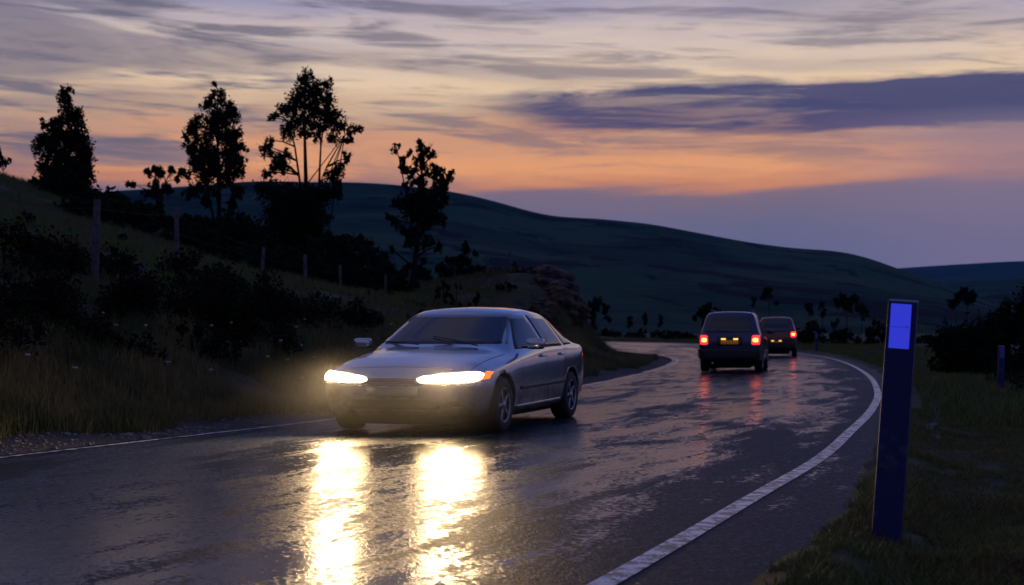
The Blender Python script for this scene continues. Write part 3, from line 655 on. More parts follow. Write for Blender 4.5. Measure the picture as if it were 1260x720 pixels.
# rocky end of the bank before the bend
def rock(px, py, Y, w_, h_, d_, label, seed):
    g = np.random.default_rng(seed); b = bmesh.new(); bmesh.ops.create_icosphere(b, subdivisions=5, radius=1.0)
    c = at(px, py, Y); z0 = min(gz(c.x, c.y)-.3, HC); h_ = HC+(YH-h_)/F*Y-z0
    for v in b.verts:
        n = v.co.copy(); a = np.array([n.x]); bb = np.array([n.y+n.z*2.1])
        k = 1+.35*float(vnoise(a+n.z, bb, 1.6, seed)[0])+.22*float(vnoise(a, bb*2, 4, seed+1)[0])+.10*float(vnoise(a*3, bb*3, 5, seed+2)[0])
        lay = .06*math.sin(n.z*16+3*n.x+seed)
        v.co = Vector((n.x*w_*(k+lay), n.y*d_*(k+lay), (n.z*.5+.5)**.8*h_*(.92+.08*k)))
    me_ = bpy.data.meshes.new('rock'); b.to_mesh(me_); b.free()
    for p_ in me_.polygons: p_.use_smooth = True
    o = link('rock_outcrop', me_, None, M['rock']); o.location = (c.x, c.y, z0); return tag(o, label, 'rock', 'rocks at the end of the bank')
rock(676,400,57,.95,326,1.8,'tallest brown rock outcrop at the end of the bank behind the silver car',3)
rock(700,412,56,.8,362,1.4,'lower rock at the foot of the outcrop beside the bend',5)
rock(650,400,60,1.0,340,1.6,'broad brown rock joined to the left of the outcrop above the silver car roof',9)

rock(690,408,55,.8,344,1.2,'brown rock in the middle of the cut face, between the tallest and the lower one',14)
rock(660,408,54,.8,366,1.1,'brown rock low on the cut face just above the rear window of the silver car',17)
# ------------------------------------------------------------------ wire fence
fence = empty('wire_fence', (-7.4, 25, gz(-7.4, 25)), 0, label='old wire fence on crooked wooden posts along the top of the left bank', cat='fence')
fo = fence.location
tops = []
for k, (px, py_top, py_bot, Y, th) in enumerate([(116,245,330,24,.065),(218,255,322,31,.055),(322,312,348,43,.055),(376,318,362,42,.055),(419,342,376,50,.05),(474,342,382,55,.05),(503,352,384,58,.05),(560,330,368,62,.04),(600,345,372,60,.05),(628,348,376,60,.06)]):
    X = (px-630)/F*Y; zb = gz(X, Y); zt = HC+(YH-py_top)/F*Y; zt = max(zt, zb+.9); zt = min(zt, zb+1.5)
    bm = bmesh.new(); g = random.Random(k); lx = g.uniform(-.05, .05)
    tube(bm, [(X-fo.x, Y-fo.y, zb-.25-fo.z), (X+lx*.5-fo.x, Y-fo.y, (zb+zt)/2-fo.z), (X+lx-fo.x, Y-fo.y, zt-fo.z)], [th*1.05, th, th*.9], 9)
    bm_obj('post', bm, M['post_wood'], fence, smooth=False); tops.append((X+lx, Y, zt, zt-zb))
for lev in (.12, .42, .72):
    bm = bmesh.new()
    pts = [(-9.0-fo.x, 17-fo.y, gz(-9, 17)+1.25-lev-fo.z)]+[(x-fo.x, y-fo.y, zt-lev*h/1.1-fo.z) for x, y, zt, h in tops]
    allp = []
    for a, b in zip(pts, pts[1:]):
        for t in (0, .25, .5, .75): allp.append(Vector(a).lerp(Vector(b), t)-Vector((0, 0, .05*math.sin(t*math.pi))))
    allp.append(Vector(pts[-1])); tube(bm, allp, [.0022]*len(allp), 4)
    bm_obj('wire', bm, M['wire'], fence)
# loose stump post
o = None
bm = bmesh.new(); X = (172-630)/F*26; tube(bm, [(0,0,-.1), (.03,0,.25), (.05,0,.42)], [.07,.065,.05], 8)
o = bm_obj('stump', bm, M['post_wood'], None, False); o.location = (X, 26, gz(X, 26)); tag(o, 'short broken stump standing between the first two fence posts', 'stump')

# ------------------------------------------------------------------ marker posts
M['post_blue'] = mat('post_plastic', (.014,.015,.095), .5, spec=.3, var=((.05,.052,.11), 11, .52, .68), bump=(40, .25, .004))
M['reflector'] = mat('blue_reflector_glow', (.05,.06,.85), .25, spec=.6, emis=(.045,.06,.85), es=.55)  # panel is no lamp: emission added where sky light leaves it too dark
M['reflector_dim'] = mat('reflector_dim', (.06,.09,.35), .35, spec=.5)
M['rivet'] = mat('rivet', (.5,.5,.55), .35, metal=.9)
def marker(Xb, Y, H, Wd, lean, label, rz=0.0, bury=.25, z=None, rm='reflector_dim'):
    zb = gz(Xb, Y) if z is None else z
    root = empty('marker_post', (Xb, Y, zb), rz, label=label, cat='marker post', group='blue marker posts beside the road')
    root.rotation_euler = (0, lean, rz)
    D = Wd*.75; bm = bmesh.new(); box_bm(bm, (0, 0, (H-bury)/2), (Wd, D, H+bury), .006)
    for v in bm.verts:                    # weathered, slightly uneven sides and a sloped top
        v.co.x += .003*math.sin(v.co.z*7); 
        if v.co.z > H*.9: v.co.z -= (v.co.y-(-D/2))/D*-.012
    bm_obj('post', bm, M['post_blue'], root, False)
    bm = bmesh.new(); box_bm(bm, (-.004, -D/2-.004, H-.014-.118), (Wd*.70, .008, .236), .003)
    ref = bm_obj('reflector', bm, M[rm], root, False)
    bm = bmesh.new()
    for zz in (H-.13,): bmesh.ops.create_uvsphere(bm, u_segments=10, v_segments=6, radius=.005, matrix=Matrix.Translation((Wd*.22, -D/2-.009, zz)))
    bm_obj('rivet', bm, M['rivet'], ref)
    bm = bmesh.new(); box_bm(bm, (-.006, -D/2-.0095, H-.136), (Wd*.66, .002, .0016)); bm_obj('seam', bm, M['post_blue'], ref, False)
    return root
b0 = at(1089, 671, 7.6)
marker(b0.x, 7.6, 1.305, .150, R(4.2), 'tall leaning dark blue marker post with a blue reflector given an added glow, right foreground', rz=R(-20), z=b0.z, rm='reflector')
b1 = at(1230, 480, 30)
marker(b1.x, 30, .98, .13, R(2), 'small far marker post standing in the dark undergrowth at the right edge', z=gz(b1.x, 30))
b2 = at(1002, 434, 72)
m3 = marker(15.4, 72, .9, .13, 0, 'tiny pale marker post on the outside of the far bend', z=gz(15.4, 72))

# ------------------------------------------------------------------ cars
def paint(name, base, metal=.55, rough=.32, coat=1.0):
    m = mat(name, base, rough, metal, .5, coat); nt = m.node_tree; b = nt.nodes['Principled BSDF']
    t = N(nt, 'ShaderNodeTexCoord')
    fl = noise(nt, t.outputs['Object'], 900, 2, .5); b.inputs['Coat Roughness'].default_value = .06
    dirt_refl = sstep(nt, noise(nt, t.outputs['Object'], 3, 6, .65), .4, .7)
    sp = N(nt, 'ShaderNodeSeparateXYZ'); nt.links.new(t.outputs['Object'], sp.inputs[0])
    low = mth(nt, 'MULTIPLY', sstep(nt, sp.outputs[2], .66, .40), mth(nt, 'ADD', .55, mth(nt, 'MULTIPLY', dirt_refl, .4)))  # road dirt, deepened low down to paint in the dark ground's reflection
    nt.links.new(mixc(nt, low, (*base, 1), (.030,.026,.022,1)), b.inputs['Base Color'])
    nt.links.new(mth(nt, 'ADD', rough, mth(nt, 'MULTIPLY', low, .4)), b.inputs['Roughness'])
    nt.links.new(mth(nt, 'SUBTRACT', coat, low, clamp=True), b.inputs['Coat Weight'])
    bn = N(nt, 'ShaderNodeBump', ins={'Strength': .06, 'Distance': .002})   # rain drops
    vr = N(nt, 'ShaderNodeTexVoronoi'); vr.inputs['Scale'].default_value = 70; nt.links.new(t.outputs['Object'], vr.inputs['Vector'])
    nt.links.new(sstep(nt, vr.outputs['Distance'], .35, .1), bn.inputs['Height']); nt.links.new(bn.outputs[0], b.inputs['Coat Normal'])
    return m
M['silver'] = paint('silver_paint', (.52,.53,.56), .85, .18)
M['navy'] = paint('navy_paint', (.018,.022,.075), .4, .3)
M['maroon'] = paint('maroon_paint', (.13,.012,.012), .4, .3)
M['glass'] = mat('tinted_glass', (.012,.014,.017), .06, spec=.9)
M['black'] = mat('black_plastic', (.016,.016,.017), .45)
M['tyre'] = mat('tyre_rubber', (.014,.014,.014), .7, bump=(60, .4, .004))
M['rim'] = mat('alloy', (.35,.35,.37), .35, metal=.9)
M['chrome'] = mat('chrome', (.6,.6,.62), .15, metal=1)
M['under'] = mat('underbody', (.006,.006,.006), .9)
M['plate'] = mat('yellow_plate_glow', (.40,.17,.01), .5, emis=(1,.34,.01), es=.07)  # plate's own emission stands in for light from the plate lamps
M['plate_w'] = mat('pale_plate', (.22,.22,.21), .5)
M['head'] = mat('headlight_on', (1,1,1), .3, emis=(1,.68,.33), es=105)
M['indic'] = mat('indicator_on', (1,.2,.02), .3, emis=(1,.16,.01), es=1.6)
M['tail'] = mat('tail_red_on', (.5,.01,.01), .3, emis=(1,.015,.02), es=4)
M['tail_core'] = mat('tail_core_on', (1,.3,.05), .3, emis=(1,.28,.05), es=6)
M['lampp'] = mat('plate_lamp_on', (1,.8,.3), .3, emis=(1,.5,.05), es=2)
M['tail_off'] = mat('red_lens', (.16,.008,.008), .2, spec=.6)

def shell_mesh(tab, step=.05):
    T = np.array(tab, float); T = T[np.argsort(T[:, 0])]
    xs = np.arange(T[0, 0], T[-1, 0]+1e-6, step); xs[-1] = T[-1, 0]
    cols = [np.interp(xs, T[:, 0], T[:, k]) for k in range(1, T.shape[1])]
    for _ in range(2):
        cols = [np.concatenate([[c[0]], (c[:-2]+2*c[1:-1]+c[2:])/4, [c[-1]]]) for c in cols]
    zb, w, zw, wb, zs, wr, zr, zc = cols
    V = []; nr = None
    for i, x in enumerate(xs):
        key = [(0, zb[i]), (w[i]-.10, zb[i]), (w[i]-.03, zb[i]+.07), (w[i], zw[i]), (wb[i], zs[i]), (wr[i]+.02, zr[i]-.03), (wr[i]-.06, zr[i]+.012*0+(zc[i]-zr[i])*.25), (wr[i]*.55, zr[i]+(zc[i]-zr[i])*.75), (0, zc[i])]
        cnt = [3, 3, 4, 5, 6, 3, 4, 4]; half = []
        for (a, b), n in zip(zip(key, key[1:]), cnt):
            for t in range(n): half.append((a[0]+(b[0]-a[0])*t/n, a[1]+(b[1]-a[1])*t/n))
        half.append(key[-1]); h = np.array(half)
        for _ in range(2): h[1:-1] = (h[:-2]+2*h[1:-1]+h[2:])/4
        ring = [(x, a, b) for a, b in h]+[(x, -a, b) for a, b in h[-2:0:-1]]
        nr = len(ring); V += ring
    Fc = []
    n = len(xs)
    for i in range(n-1):
        for j in range(nr): k = (j+1) % nr; Fc.append((i*nr+j, (i+1)*nr+j, (i+1)*nr+k, i*nr+k))
    # rounded caps
    for base, s in ((0, -1), ((n-1)*nr, 1)):
        rg = np.array(V[base:base+nr]); c = rg.mean(0); prev = base
        for q_, off in ((.8, .018), (.45, .03)):
            st_ = len(V)
            for v in rg: V.append((v[0]+s*off, c[1]+(v[1]-c[1])*q_, c[2]+(v[2]-c[2])*q_))
            for j in range(nr):
                k = (j+1) % nr; f = (prev+j, prev+k, st_+k, st_+j); Fc.append(f if s < 0 else f[::-1])
            prev = st_
        f = tuple(prev+j for j in range(nr)); Fc.append(f if s > 0 else f[::-1])
    me_ = mesh('body', V, Fc, True)
    b = bmesh.new(); b.from_mesh(me_); bmesh.ops.recalc_face_normals(b, faces=b.faces); b.to_mesh(me_); b.free()
    return me_
def cut_wheels(me_, wheels, r, W):
    o = bpy.data.objects.new('tmp', me_); C.objects.link(o); cutters = []
    for (x, y, z) in wheels:
        b = bmesh.new(); bmesh.ops.create_cone(b, cap_ends=True, segments=40, radius1=r, radius2=r, depth=.34, matrix=Matrix.Translation((x, math.copysign(W-.12, y), z)) @ Matrix.Rotation(math.pi/2, 4, 'X'))
        cm = bpy.data.meshes.new('c'); b.to_mesh(cm); b.free(); co = bpy.data.objects.new('c', cm); C.objects.link(co); cutters.append(co)
        md = o.modifiers.new('b', 'BOOLEAN'); md.object = co; md.operation = 'DIFFERENCE'; md.solver = 'EXACT'
    bpy.context.view_layer.update()
    ev = o.evaluated_get(bpy.context.evaluated_depsgraph_get()); res = bpy.data.meshes.new_from_object(ev); res.name = 'body'
    for c in cutters+[o]: bpy.data.objects.remove(c)
    return res
class Skin:
    def __init__(s, me_):
        b = bmesh.new(); b.from_mesh(me_); s.t = BVHTree.FromBMesh(b); b.free()
    def patch(s, quad, axis, nu=12, nv=8, off=.004, thick=.012, round_=0.0):
        # quad: 4 corners in the plane seen from `axis` ('front','rear','left','right'); lies on the body skin
        V = []
        for j in range(nv+1):
            for i in range(nu+1):
                u, v = i/nu, j/nv
                if round_:                 # soften the corners
                    uu, vv = 2*u-1, 2*v-1; k = (abs(uu)**(2/round_)+abs(vv)**(2/round_)) if 0 else 0
                    ru = uu*math.sqrt(max(0, 1-round_*vv*vv/2)); rv = vv*math.sqrt(max(0, 1-round_*uu*uu/2)); u, v = (ru+1)/2, (rv+1)/2
                a = [quad[0][k]*(1-u)+quad[1][k]*u for k in (0, 1)]; b = [quad[3][k]*(1-u)+quad[2][k]*u for k in (0, 1)]
                p0, p1 = a[0]*(1-v)+b[0]*v, a[1]*(1-v)+b[1]*v
                if axis == 'front': o, d = Vector((5, p0, p1)), Vector((-1, 0, 0))
                elif axis == 'rear': o, d = Vector((-5, p0, p1)), Vector((1, 0, 0))
                elif axis == 'left': o, d = Vector((p0, 3, p1)), Vector((0, -1, 0))
                elif axis == 'right': o, d = Vector((p0, -3, p1)), Vector((0, 1, 0))
                else: o, d = Vector((p0, p1, 4)), Vector((0, 0, -1))
                h = s.t.ray_cast(o, d); hit = h[0]
                if hit is None:
                    hit, nn, _, _ = s.t.find_nearest(o+d*(abs(o.length)-.5)); nn = nn if nn else -d
                else: nn = h[1]
                if nn.dot(d) > 0: nn = -nn
                V.append((hit+nn*off, hit+nn*(off-thick)))
        n = nu+1; top = [a for a, b in V]; bot = [b for a, b in V]; m_ = len(top); Fc = []
        for j in range(nv):
            for i in range(nu): k = j*n+i; Fc.append((k, k+1, k+n+1, k+n)); Fc.append((m_+k, m_+k+n, m_+k+n+1, m_+k+1))
        rim = [i for i in range(n)]+[j*n+nu for j in range(1, nv+1)]+[nv*n+i for i in range(nu-1, -1, -1)]+[j*n for j in range(nv-1, 0, -1)]
        for a, b in zip(rim, rim[1:]+rim[:1]): Fc.append((b, a, m_+a, m_+b))
        return top+bot, Fc
def patch_obj(name, sk, quad, axis, m, parent, label=None, **k):
    V, Fc = sk.patch(quad, axis, **k); me_ = mesh(name, V, Fc, True)
    b = bmesh.new(); b.from_mesh(me_); bmesh.ops.recalc_face_normals(b, faces=b.faces); b.to_mesh(me_); b.free()
    o = link(name, me_, parent, m)
    if label: o['label'] = label
    return o
def wheel(parent, x, y, r, wd, spokes=5):
    sg = 1 if y > 0 else -1; bm = bmesh.new(); seg = 36
    prof = [(r*.64, -.5), (r*.86, -.52), (r*.97, -.42), (r, -.2), (r, .2), (r*.97, .42), (r*.86, .52), (r*.64, .5)]
    rings = [[bm.verts.new((math.cos(t*2*math.pi/seg)*a, b*wd, math.sin(t*2*math.pi/seg)*a)) for t in range(seg)] for a, b in prof]
    for r0, r1 in zip(rings, rings[1:]):
        for j in range(seg): bm.faces.new((r0[j], r0[(j+1) % seg], r1[(j+1) % seg], r1[j]))
    o = bm_obj('wheel', bm, M['tyre'], parent); o.location = (x, y, r)
    bm = bmesh.new()
    prof = [(r*.65, .47), (r*.60, .40), (r*.57, .22), (r*.0001, .20)]
    rings = [[bm.verts.new((math.cos(t*2*math.pi/seg)*a, sg*b*wd, math.sin(t*2*math.pi/seg)*a)) for t in range(seg)] for a, b in prof]
    for r0, r1 in zip(rings, rings[1:]):
        for j in range(seg): bm.faces.new((r0[j], r0[(j+1) % seg], r1[(j+1) % seg], r1[j]))
    bm_obj('hub', bm, M['black'], o)
    bm = bmesh.new()
    for k in range(spokes):
        a = k*2*math.pi/spokes; rot = Matrix.Rotation(-a, 3, 'Y')
        box_bm(bm, rot @ Vector((r*.32, sg*wd*.36, 0)), (r*.56, .03, r*.15), .006, rot)
    bmesh.ops.create_cone(bm, cap_ends=True, segments=16, radius1=r*.15, radius2=r*.15, depth=.05, matrix=Matrix.Translation((0, sg*wd*.37, 0)) @ Matrix.Rotation(math.pi/2, 4, 'X'))
    for t in range(seg):
        pass
    bm_obj('rim', bm, M['rim'], o)
    bm = bmesh.new(); pts = [(math.cos(t*2*math.pi/seg)*r*.62, sg*wd*.44, math.sin(t*2*math.pi/seg)*r*.62) for t in range(seg+1)]
    tube(bm, pts, [.012]*(seg+1), 6, False); bm_obj('rim', bm, M['rim'], o)
def seams(sk, parent, segs, m='black'):
    for quad, ax_ in segs: patch_obj('panel_gap', sk, quad, ax_, M[m], parent, off=.0015, thick=.006, nu=10, nv=6)
def vline(x0, z0, x1, z1, w_=.004): return [(x0-w_, z0), (x0+w_, z0), (x1+w_, z1), (x1-w_, z1)]
def common(root, sk, body_mat, xw, r, W, wd):
    for x in xw:
        for y in (W-wd*.55, -(W-wd*.55)): wheel(root, x, y, r, wd)
    bm = bmesh.new(); box_bm(bm, ((xw[0]+xw[1])/2, 0, r*.62), (abs(xw[0]-xw[1])+1.0, W*1.25, .18), .03)
    for x in xw: tube(bm, [(x, -W*.75, r), (x, W*.75, r)], [.04, .04], 8)
    bm_obj('chassis', bm, M['under'], root)
def mirror(root, x, y, z, sg, m):
    bm = bmesh.new(); box_bm(bm, (x-.02, y+sg*.13, z+.02), (.10, .19, .13), .035); o = bm_obj('mirror', bm, m, root)
    bm = bmesh.new(); box_bm(bm, (x+.0, y+sg*.03, z-.02), (.05, .08, .03), .008); bm_obj('mirror_arm', bm, M['black'], o)
    bm = bmesh.new(); box_bm(bm, (x-.073, y+sg*.13, z+.02), (.006, .15, .10), .002); bm_obj('mirror_glass', bm, M['glass'], o)

# --- the silver car, coming towards us
def silver_car():
    tab = [ # x  zb   w    zw   wb   zs   wr   zr   zc
     (2.16,.30,.60,.46,.60,.60,.50,.665,.69),(2.10,.24,.72,.46,.73,.62,.60,.70,.73),(1.95,.21,.81,.47,.80,.665,.66,.755,.79),(1.7,.20,.855,.48,.84,.72,.70,.815,.855),(1.3,.19,.875,.50,.855,.785,.72,.875,.92),
     (1.0,.19,.88,.50,.86,.825,.715,.915,.965),(.84,.19,.88,.50,.86,.845,.70,.955,1.0),(.10,.19,.88,.52,.86,.90,.575,1.36,1.41),(-.10,.19,.88,.52,.86,.91,.57,1.405,1.455),(-.5,.19,.88,.52,.86,.92,.575,1.42,1.475),
     (-1.0,.19,.88,.52,.86,.93,.575,1.39,1.445),(-1.25,.20,.875,.52,.855,.94,.57,1.345,1.395),(-1.78,.22,.865,.54,.85,.965,.62,1.06,1.09),(-2.0,.25,.84,.55,.83,.96,.66,1.03,1.05),(-2.12,.30,.78,.56,.78,.88,.66,.97,1.0),(-2.16,.36,.70,.58,.70,.80,.60,.88,.92)]
    raw = shell_mesh(tab); xw = (1.33, -1.30); r = .315; W = .88
    sk = Skin(raw); body = cut_wheels(raw, [(x, y, r) for x in xw for y in (1, -1)], r+.055, W)
    root = empty('car', (0,0,0), 0, label='silver car coming round the wet bend with both headlights shining', cat='car', group='cars on the wet road')
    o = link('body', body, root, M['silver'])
    if len(body.materials) == 0: body.materials.append(M['silver'])
    common(root, sk, M['silver'], xw, r, W, .20)
    pa = lambda n, q, ax_, m, **k: patch_obj(n, sk, q, ax_, M[m], root, **k)
    pa('windscreen', [(-.70,1.005),(.70,1.005),(.545,1.362),(-.545,1.362)], 'front', 'glass', nu=20, nv=10)
    pa('rear_window', [(-.60,1.10),(.60,1.10),(.50,1.36),(-.50,1.36)], 'rear', 'glass')
    for ax_ in ('left', 'right'):
        pa('side_window', [(.66,.945),(-.22,.955),(-.22,1.355),(.14,1.345)], ax_, 'glass')
        pa('side_window', [(-.30,.957),(-1.02,.968),(-1.00,1.34),(-.30,1.357)], ax_, 'glass')
        pa('side_window', [(-1.10,.972),(-1.50,.99),(-1.30,1.18),(-1.08,1.325)], ax_, 'glass')
        seams(sk, root, [(vline(.72,.92,.66,.36),ax_),(vline(-.26,.95,-.26,.30),ax_),(vline(-1.06,.96,-.98,.55),ax_),([(.66,.262),(-.95,.262),(-.95,.27),(.66,.27)],ax_)])
        pa('door_handle', [(-.02,.84),(-.18,.84),(-.18,.872),(-.02,.872)], ax_, 'chrome', off=.025, thick=.02, nu=6, nv=3)
        pa('door_handle', [(-.80,.85),(-.95,.85),(-.95,.882),(-.80,.882)], ax_, 'chrome', off=.025, thick=.02, nu=6, nv=3)
        pa('side_trim', [(.80,.47),(-.92,.49),(-.92,.53),(.80,.51)], ax_, 'black', off=.012, thick=.02, nu=24, nv=3)
        pa('sill_strip', [(.90,.265),(-.90,.28),(-.90,.305),(.90,.29)], ax_, 'chrome', off=.008, thick=.02, nu=24, nv=3)
    for sg in (1, -1):
        # housing, glowing lens and amber end of each headlight
        q = [(sg*.25,.59),(sg*.81,.60),(sg*.82,.71),(sg*.27,.655)]
        hl = pa('headlight', q, 'front', 'head', off=.012, thick=.03, nu=18, nv=8, round_=.6)
        hl2 = patch_obj('indicator', sk, [(sg*.805,.62),(sg*.835,.63),(sg*.84,.70),(sg*.812,.708)], 'front', M['indic'], hl, off=.013, thick=.03, nu=5, nv=5)
        pa('fog_lamp', [(sg*.56,.335),(sg*.68,.335),(sg*.68,.395),(sg*.56,.395)], 'front', 'black', off=.008, nu=6, nv=5, round_=.8)
        ld = bpy.data.lights.new('headlamp', 'SPOT'); ld.energy = 380; ld.color = (1, .66, .32); ld.spot_size = R(150); ld.spot_blend = 1.0; ld.shadow_soft_size = .09
        lo_ = bpy.data.objects.new('headlamp', ld); C.objects.link(lo_); lo_.parent = root; lo_.location = (2.20, sg*.58, .65)
        lo_.rotation_euler = Vector((-1, 0, .10)).to_track_quat('Z', 'Y').to_euler()
        pa('tail_light', [(sg*.52,.72),(sg*.80,.74),(sg*.80,.90),(sg*.56,.88)], 'rear', 'tail_off', off=.01, nu=8, nv=5)
        mirror(root, .60, sg*.84, .985, sg, M['silver'])
    pa('upper_grille', [(-.30,.555),(.30,.555),(.32,.635),(-.32,.635)], 'front', 'black', off=.008, nu=14, nv=5, round_=.3)
    gr = pa('lower_grille', [(-.50,.30),(.50,.30),(.44,.41),(-.44,.41)], 'front', 'black', off=.008, nu=14, nv=5, round_=.3)
    for k in range(3): patch_obj('slat', sk, [(-.29,.568+k*.022),(.29,.568+k*.022),(.29,.574+k*.022),(-.29,.574+k*.022)], 'front', M['chrome'], root, off=.014, thick=.01, nu=12, nv=1)
    pa('number_plate', [(-.26,.44),(.26,.44),(.26,.545),(-.26,.545)], 'front', 'plate_w', off=.02, thick=.02, nu=4, nv=2)
    seams(sk, root, [([(2.02,-.55),(2.02,.55),(2.026,.55),(2.026,-.55)],'top'),([(1.95,.70),(.95,.745),(.95,.751),(1.95,.706)],'top'),([(1.95,-.706),(.95,-.751),(.95,-.745),(1.95,-.70)],'top')])
    for a, b in (((.92,.45),(.70,-.12)),((.92,-.20),(.72,-.66))):
        bm = bmesh.new(); h1 = sk.t.ray_cast(Vector((a[0],a[1],4)), Vector((0,0,-1)))[0]; h2 = sk.t.ray_cast(Vector((b[0],b[1],4)), Vector((0,0,-1)))[0]
        tube(bm, [h1+Vector((0,0,.02)), h1.lerp(h2,.5)+Vector((0,0,.03)), h2+Vector((0,0,.02))], [.008,.008,.006], 5); bm_obj('wiper', bm, M['black'], root)
    bm = bmesh.new(); tube(bm, [(-1.0,0,1.44),(-1.12,0,1.62)], [.005,.003], 5); bm_obj('aerial', bm, M['black'], root)
    return root
def estate_car(name, paintm, label, L=4.15, W=.83, H=1.60, plate_z=.80, lamp_z=(.74,.98), brake='all', rails=True):
    k = H/1.60
    tab = [(-2.06,.36,.68,.52,.68,.82,.60,.92,.93),(-2.02,.30,.76,.52,.765,.88,.68,.97,.985),(-1.97,.27,.80,.55,.80,.93,.70,1.02,1.035),
     (-1.74,.25,.825,.58,.815,.97,.61,1.50*k,1.535*k),(-1.60,.25,.83,.58,.82,.975,.60,1.545*k,1.585*k),(-1.0,.24,.83,.58,.82,.97,.605,1.56*k,1.60*k),(-.2,.24,.83,.58,.82,.96,.60,1.555*k,1.595*k),(.30,.24,.83,.58,.82,.95,.585,1.50*k,1.54*k),
     (.95,.24,.83,.58,.815,.93,.68,1.04,1.07),(1.15,.24,.83,.58,.81,.92,.70,1.0,1.03),(1.7,.25,.80,.56,.79,.86,.66,.93,.96),(1.98,.28,.74,.54,.73,.78,.60,.84,.87),(2.07,.34,.66,.52,.66,.70,.52,.76,.78)]
    sW = W/.83
    tab = [(a, b, c*sW, d, e*sW, f, g_*sW, h, i) for a, b, c, d, e, f, g_, h, i in tab]
    raw = shell_mesh(tab); xw = (1.28, -1.28); r = .335
    sk = Skin(raw); body = cut_wheels(raw, [(x, y, r) for x in xw for y in (1, -1)], r+.06, W)
    root = empty(name, (0,0,0), 0, label=label, cat='car', group='cars on the wet road')
    if len(body.materials) == 0: body.materials.append(M[paintm])
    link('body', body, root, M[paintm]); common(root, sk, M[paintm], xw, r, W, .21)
    pa = lambda n, q, ax_, m, **kk: patch_obj(n, sk, q, ax_, M[m], root, **kk)
    zt = 1.47*k
    rw = pa('rear_window', [(-.64*sW,1.06),(.64*sW,1.06),(.53*sW,zt),(-.53*sW,zt)], 'rear', 'glass', nu=16, nv=8, round_=.12)
    pa('windscreen', [(-.66,1.08),(.66,1.08),(.54,zt-.02),(-.54,zt-.02)], 'front', 'glass', nu=16, nv=8)
    for ax_ in ('left', 'right'):
        for q in ([(.72,.99),(-.10,1.0),(-.10,zt),(.36,zt-.02)],[(-.18,1.0),(-.98,1.01),(-.98,zt),(-.18,zt)],[(-1.06,1.01),(-1.66,1.03),(-1.56,zt-.02),(-1.06,zt)]): pa('side_window', q, ax_, 'glass')
        seams(sk, root, [(vline(.80,.95,.74,.36),ax_),(vline(-.14,.97,-.14,.33),ax_),(vline(-1.02,.98,-.92,.6),ax_)])
        pa('side_trim', [(.84,.50),(-.86,.50),(-.86,.57),(.84,.57)], ax_, 'black', off=.012, thick=.02, nu=20, nv=3)
        pa('door_handle', [(.10,.86),(-.06,.86),(-.06,.89),(.10,.89)], ax_, 'black', off=.02, thick=.02, nu=4, nv=2)
    for sg in (1, -1):
        z0, z1 = lamp_z
        tl = pa('tail_light', [(sg*.565*sW,z0),(sg*.775*sW,z0),(sg*.765*sW,z1),(sg*.585*sW,z1)], 'rear', 'tail', off=.012, thick=.03, nu=8, nv=6, round_=.35)
        c = (z0+z1)/2
        patch_obj('bulb', sk, [(sg*.60*sW,c-.055),(sg*.73*sW,c-.055),(sg*.73*sW,c+.045),(sg*.60*sW,c+.045)], 'rear', M['tail_core'], tl, off=.018, thick=.02, nu=6, nv=4, round_=.5)
        pa('headlight', [(sg*.40,.66),(sg*.66,.67),(sg*.64,.79),(sg*.40,.77)], 'front', 'chrome', off=.01)
        mirror(root, .68, sg*.80*sW, 1.06, sg, M[paintm])
        if rails:
            bm = bmesh.new(); tube(bm, [(.1,sg*.52,1.555*k),(.0,sg*.53,1.60*k),(-1.3,sg*.535,1.625*k),(-1.45,sg*.53,1.56*k)], [.014]*4, 6); bm_obj('roof_rail', bm, M['black'], root)
    pz = plate_z
    pa('plate_recess', [(-.34,pz-.10),(.34,pz-.10),(.34,pz+.14),(-.34,pz+.14)], 'rear', 'black', off=.004, thick=.01, nu=8, nv=4, round_=.2)
    pl = pa('number_plate', [(-.23,pz-.05),(.23,pz-.05),(.23,pz+.05),(-.23,pz+.05)], 'rear', 'plate', off=.016, thick=.012, nu=4, nv=2)
    for sg in (1, -1): pa('plate_lamp', [(sg*.16-.06,pz+.065),(sg*.16+.06,pz+.065),(sg*.16+.06,pz+.095),(sg*.16-.06,pz+.095)], 'rear', 'lampp', off=.025, thick=.02, nu=4, nv=2)
    bm = bmesh.new(); V, Fc = sk.patch([(-.80*sW,.36),(.80*sW,.36),(.80*sW,.62),(-.80*sW,.62)], 'rear', nu=22, nv=8, off=.045, thick=.06)
    link('bumper', mesh('bumper', V, Fc, True), root, M['black'])
    seams(sk, root, [([(-.70,.645),(.70,.645),(.70,.652),(-.70,.652)],'rear'),([(-.72,.65),(-.713,.65),(-.70,.99),(-.707,.99)],'rear'),([(.713,.65),(.72,.65),(.707,.99),(.70,.99)],'rear')])
    bm = bmesh.new(); h1 = sk.t.ray_cast(Vector((-5,0,1.08)), Vector((1,0,0)))[0]; h2 = sk.t.ray_cast(Vector((-5,.38,1.12)), Vector((1,0,0)))[0]
    tube(bm, [h1-Vector((.03,0,0)), h2-Vector((.025,0,0))], [.010,.007], 5); bm_obj('wiper', bm, M['black'], root)
    bm = bmesh.new(); tube(bm, [(-1.9,.45,.26),(-2.09,.45,.25)], [.028,.028], 10); bm_obj('exhaust_pipe', bm, M['chrome'], root)
    return root
car = silver_car()
th = math.atan2(-.95, -.31)               # heading down the road, towards us
car.rotation_euler = (0, 0, th); car.location = (-.57, 17.2, .035); car.scale = (1.03, 1.11, .96)
c2 = estate_car('car', 'navy', 'dark blue estate car driving away, nearer of the two departing cars', H=1.63)
h2 = math.atan2(math.cos(R(13)), math.sin(R(13)))
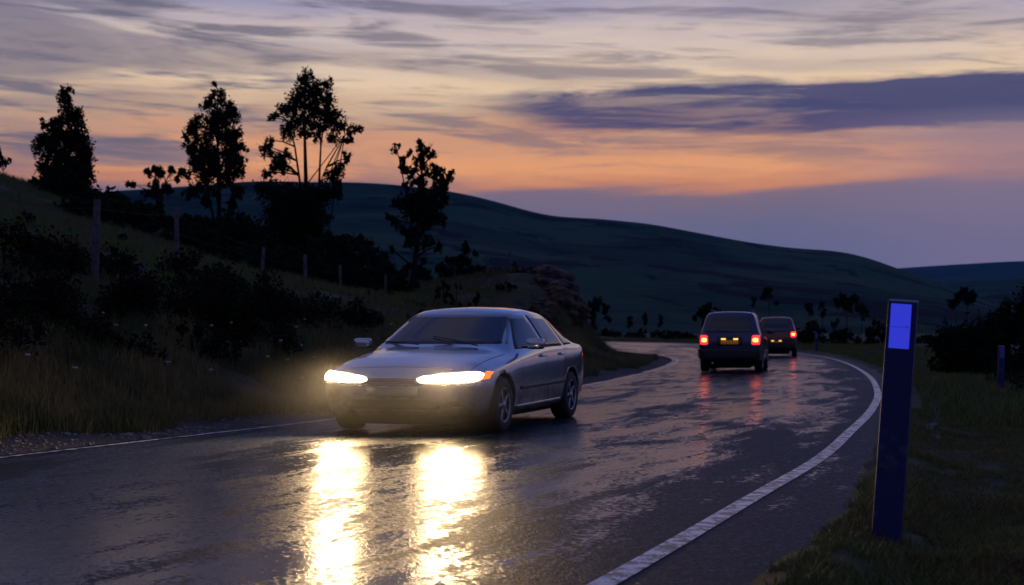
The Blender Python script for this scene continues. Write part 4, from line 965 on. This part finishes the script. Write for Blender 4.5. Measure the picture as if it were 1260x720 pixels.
c2.rotation_euler = (0, 0, h2); rear = Vector((5.72, 37.4, 0)); c2.location = rear+Vector((math.cos(h2), math.sin(h2), 0))*2.06+Vector((0,0,.045))
c3 = estate_car('car', 'maroon', 'maroon hatchback driving away behind the dark blue car, half hidden by it', H=1.70, plate_z=.60, lamp_z=(.84,1.06), rails=False, W=.86)
h3 = math.atan2(math.cos(R(11)), math.sin(R(11)))
c3.rotation_euler = (0, 0, h3); rear = Vector((11.15, 60, 0)); c3.location = rear+Vector((math.cos(h3), math.sin(h3), 0))*2.06+Vector((0,0,.045))
sc.cycles.sample_clamp_indirect = 6

# evening air between here and the hills
bm = bmesh.new(); box_bm(bm, (0, 0, 280), (21000, 21000, 760)); hz = bm_obj('haze', bm, None, None, False)
mh = bpy.data.materials.new('evening_haze'); mh.use_nodes = True; nt = mh.node_tree; nt.nodes.clear()
pv = N(nt, 'ShaderNodeVolumePrincipled'); pv.inputs['Density'].default_value = .00004; pv.inputs['Color'].default_value = (.15, .65, 1, 1)
ou = N(nt, 'ShaderNodeOutputMaterial'); nt.links.new(pv.outputs[0], ou.inputs['Volume']); hz.data.materials.append(mh); tag(hz, kind='stuff')

# spray volume added round the silver car for the glow of its headlights
bm = bmesh.new(); bmesh.ops.create_uvsphere(bm, u_segments=24, v_segments=14, radius=1.0); bmesh.ops.scale(bm, vec=(3.0, 1.9, .62), verts=bm.verts)
spy = bm_obj('spray_glow', bm, None, None, True); spy.location = (car.location.x-.5, car.location.y-2.0, .48); spy.rotation_euler = (0, 0, th)
ms = bpy.data.materials.new('spray_glow'); ms.use_nodes = True; nt = ms.node_tree; nt.nodes.clear()
tc_ = N(nt, 'ShaderNodeTexCoord'); ln_ = N(nt, 'ShaderNodeVectorMath', operation='LENGTH')
mpp = N(nt, 'ShaderNodeMapping'); mpp.inputs['Scale'].default_value = (1/3.0, 1/1.9, 1/.62); nt.links.new(tc_.outputs['Object'], mpp.inputs[0]); nt.links.new(mpp.outputs[0], ln_.inputs[0])
dn = mth(nt, 'MULTIPLY', sstep(nt, ln_.outputs['Value'], 1.0, .2), .015)
pv = N(nt, 'ShaderNodeVolumePrincipled'); nt.links.new(dn, pv.inputs['Density']); pv.inputs['Color'].default_value = (.9, .9, .9, 1); pv.inputs['Anisotropy'].default_value = .3
ou = N(nt, 'ShaderNodeOutputMaterial'); nt.links.new(pv.outputs[0], ou.inputs['Volume']); spy.data.materials.append(ms); tag(spy, 'thin added spray that carries the headlight glow of the silver car', 'spray', kind='stuff')
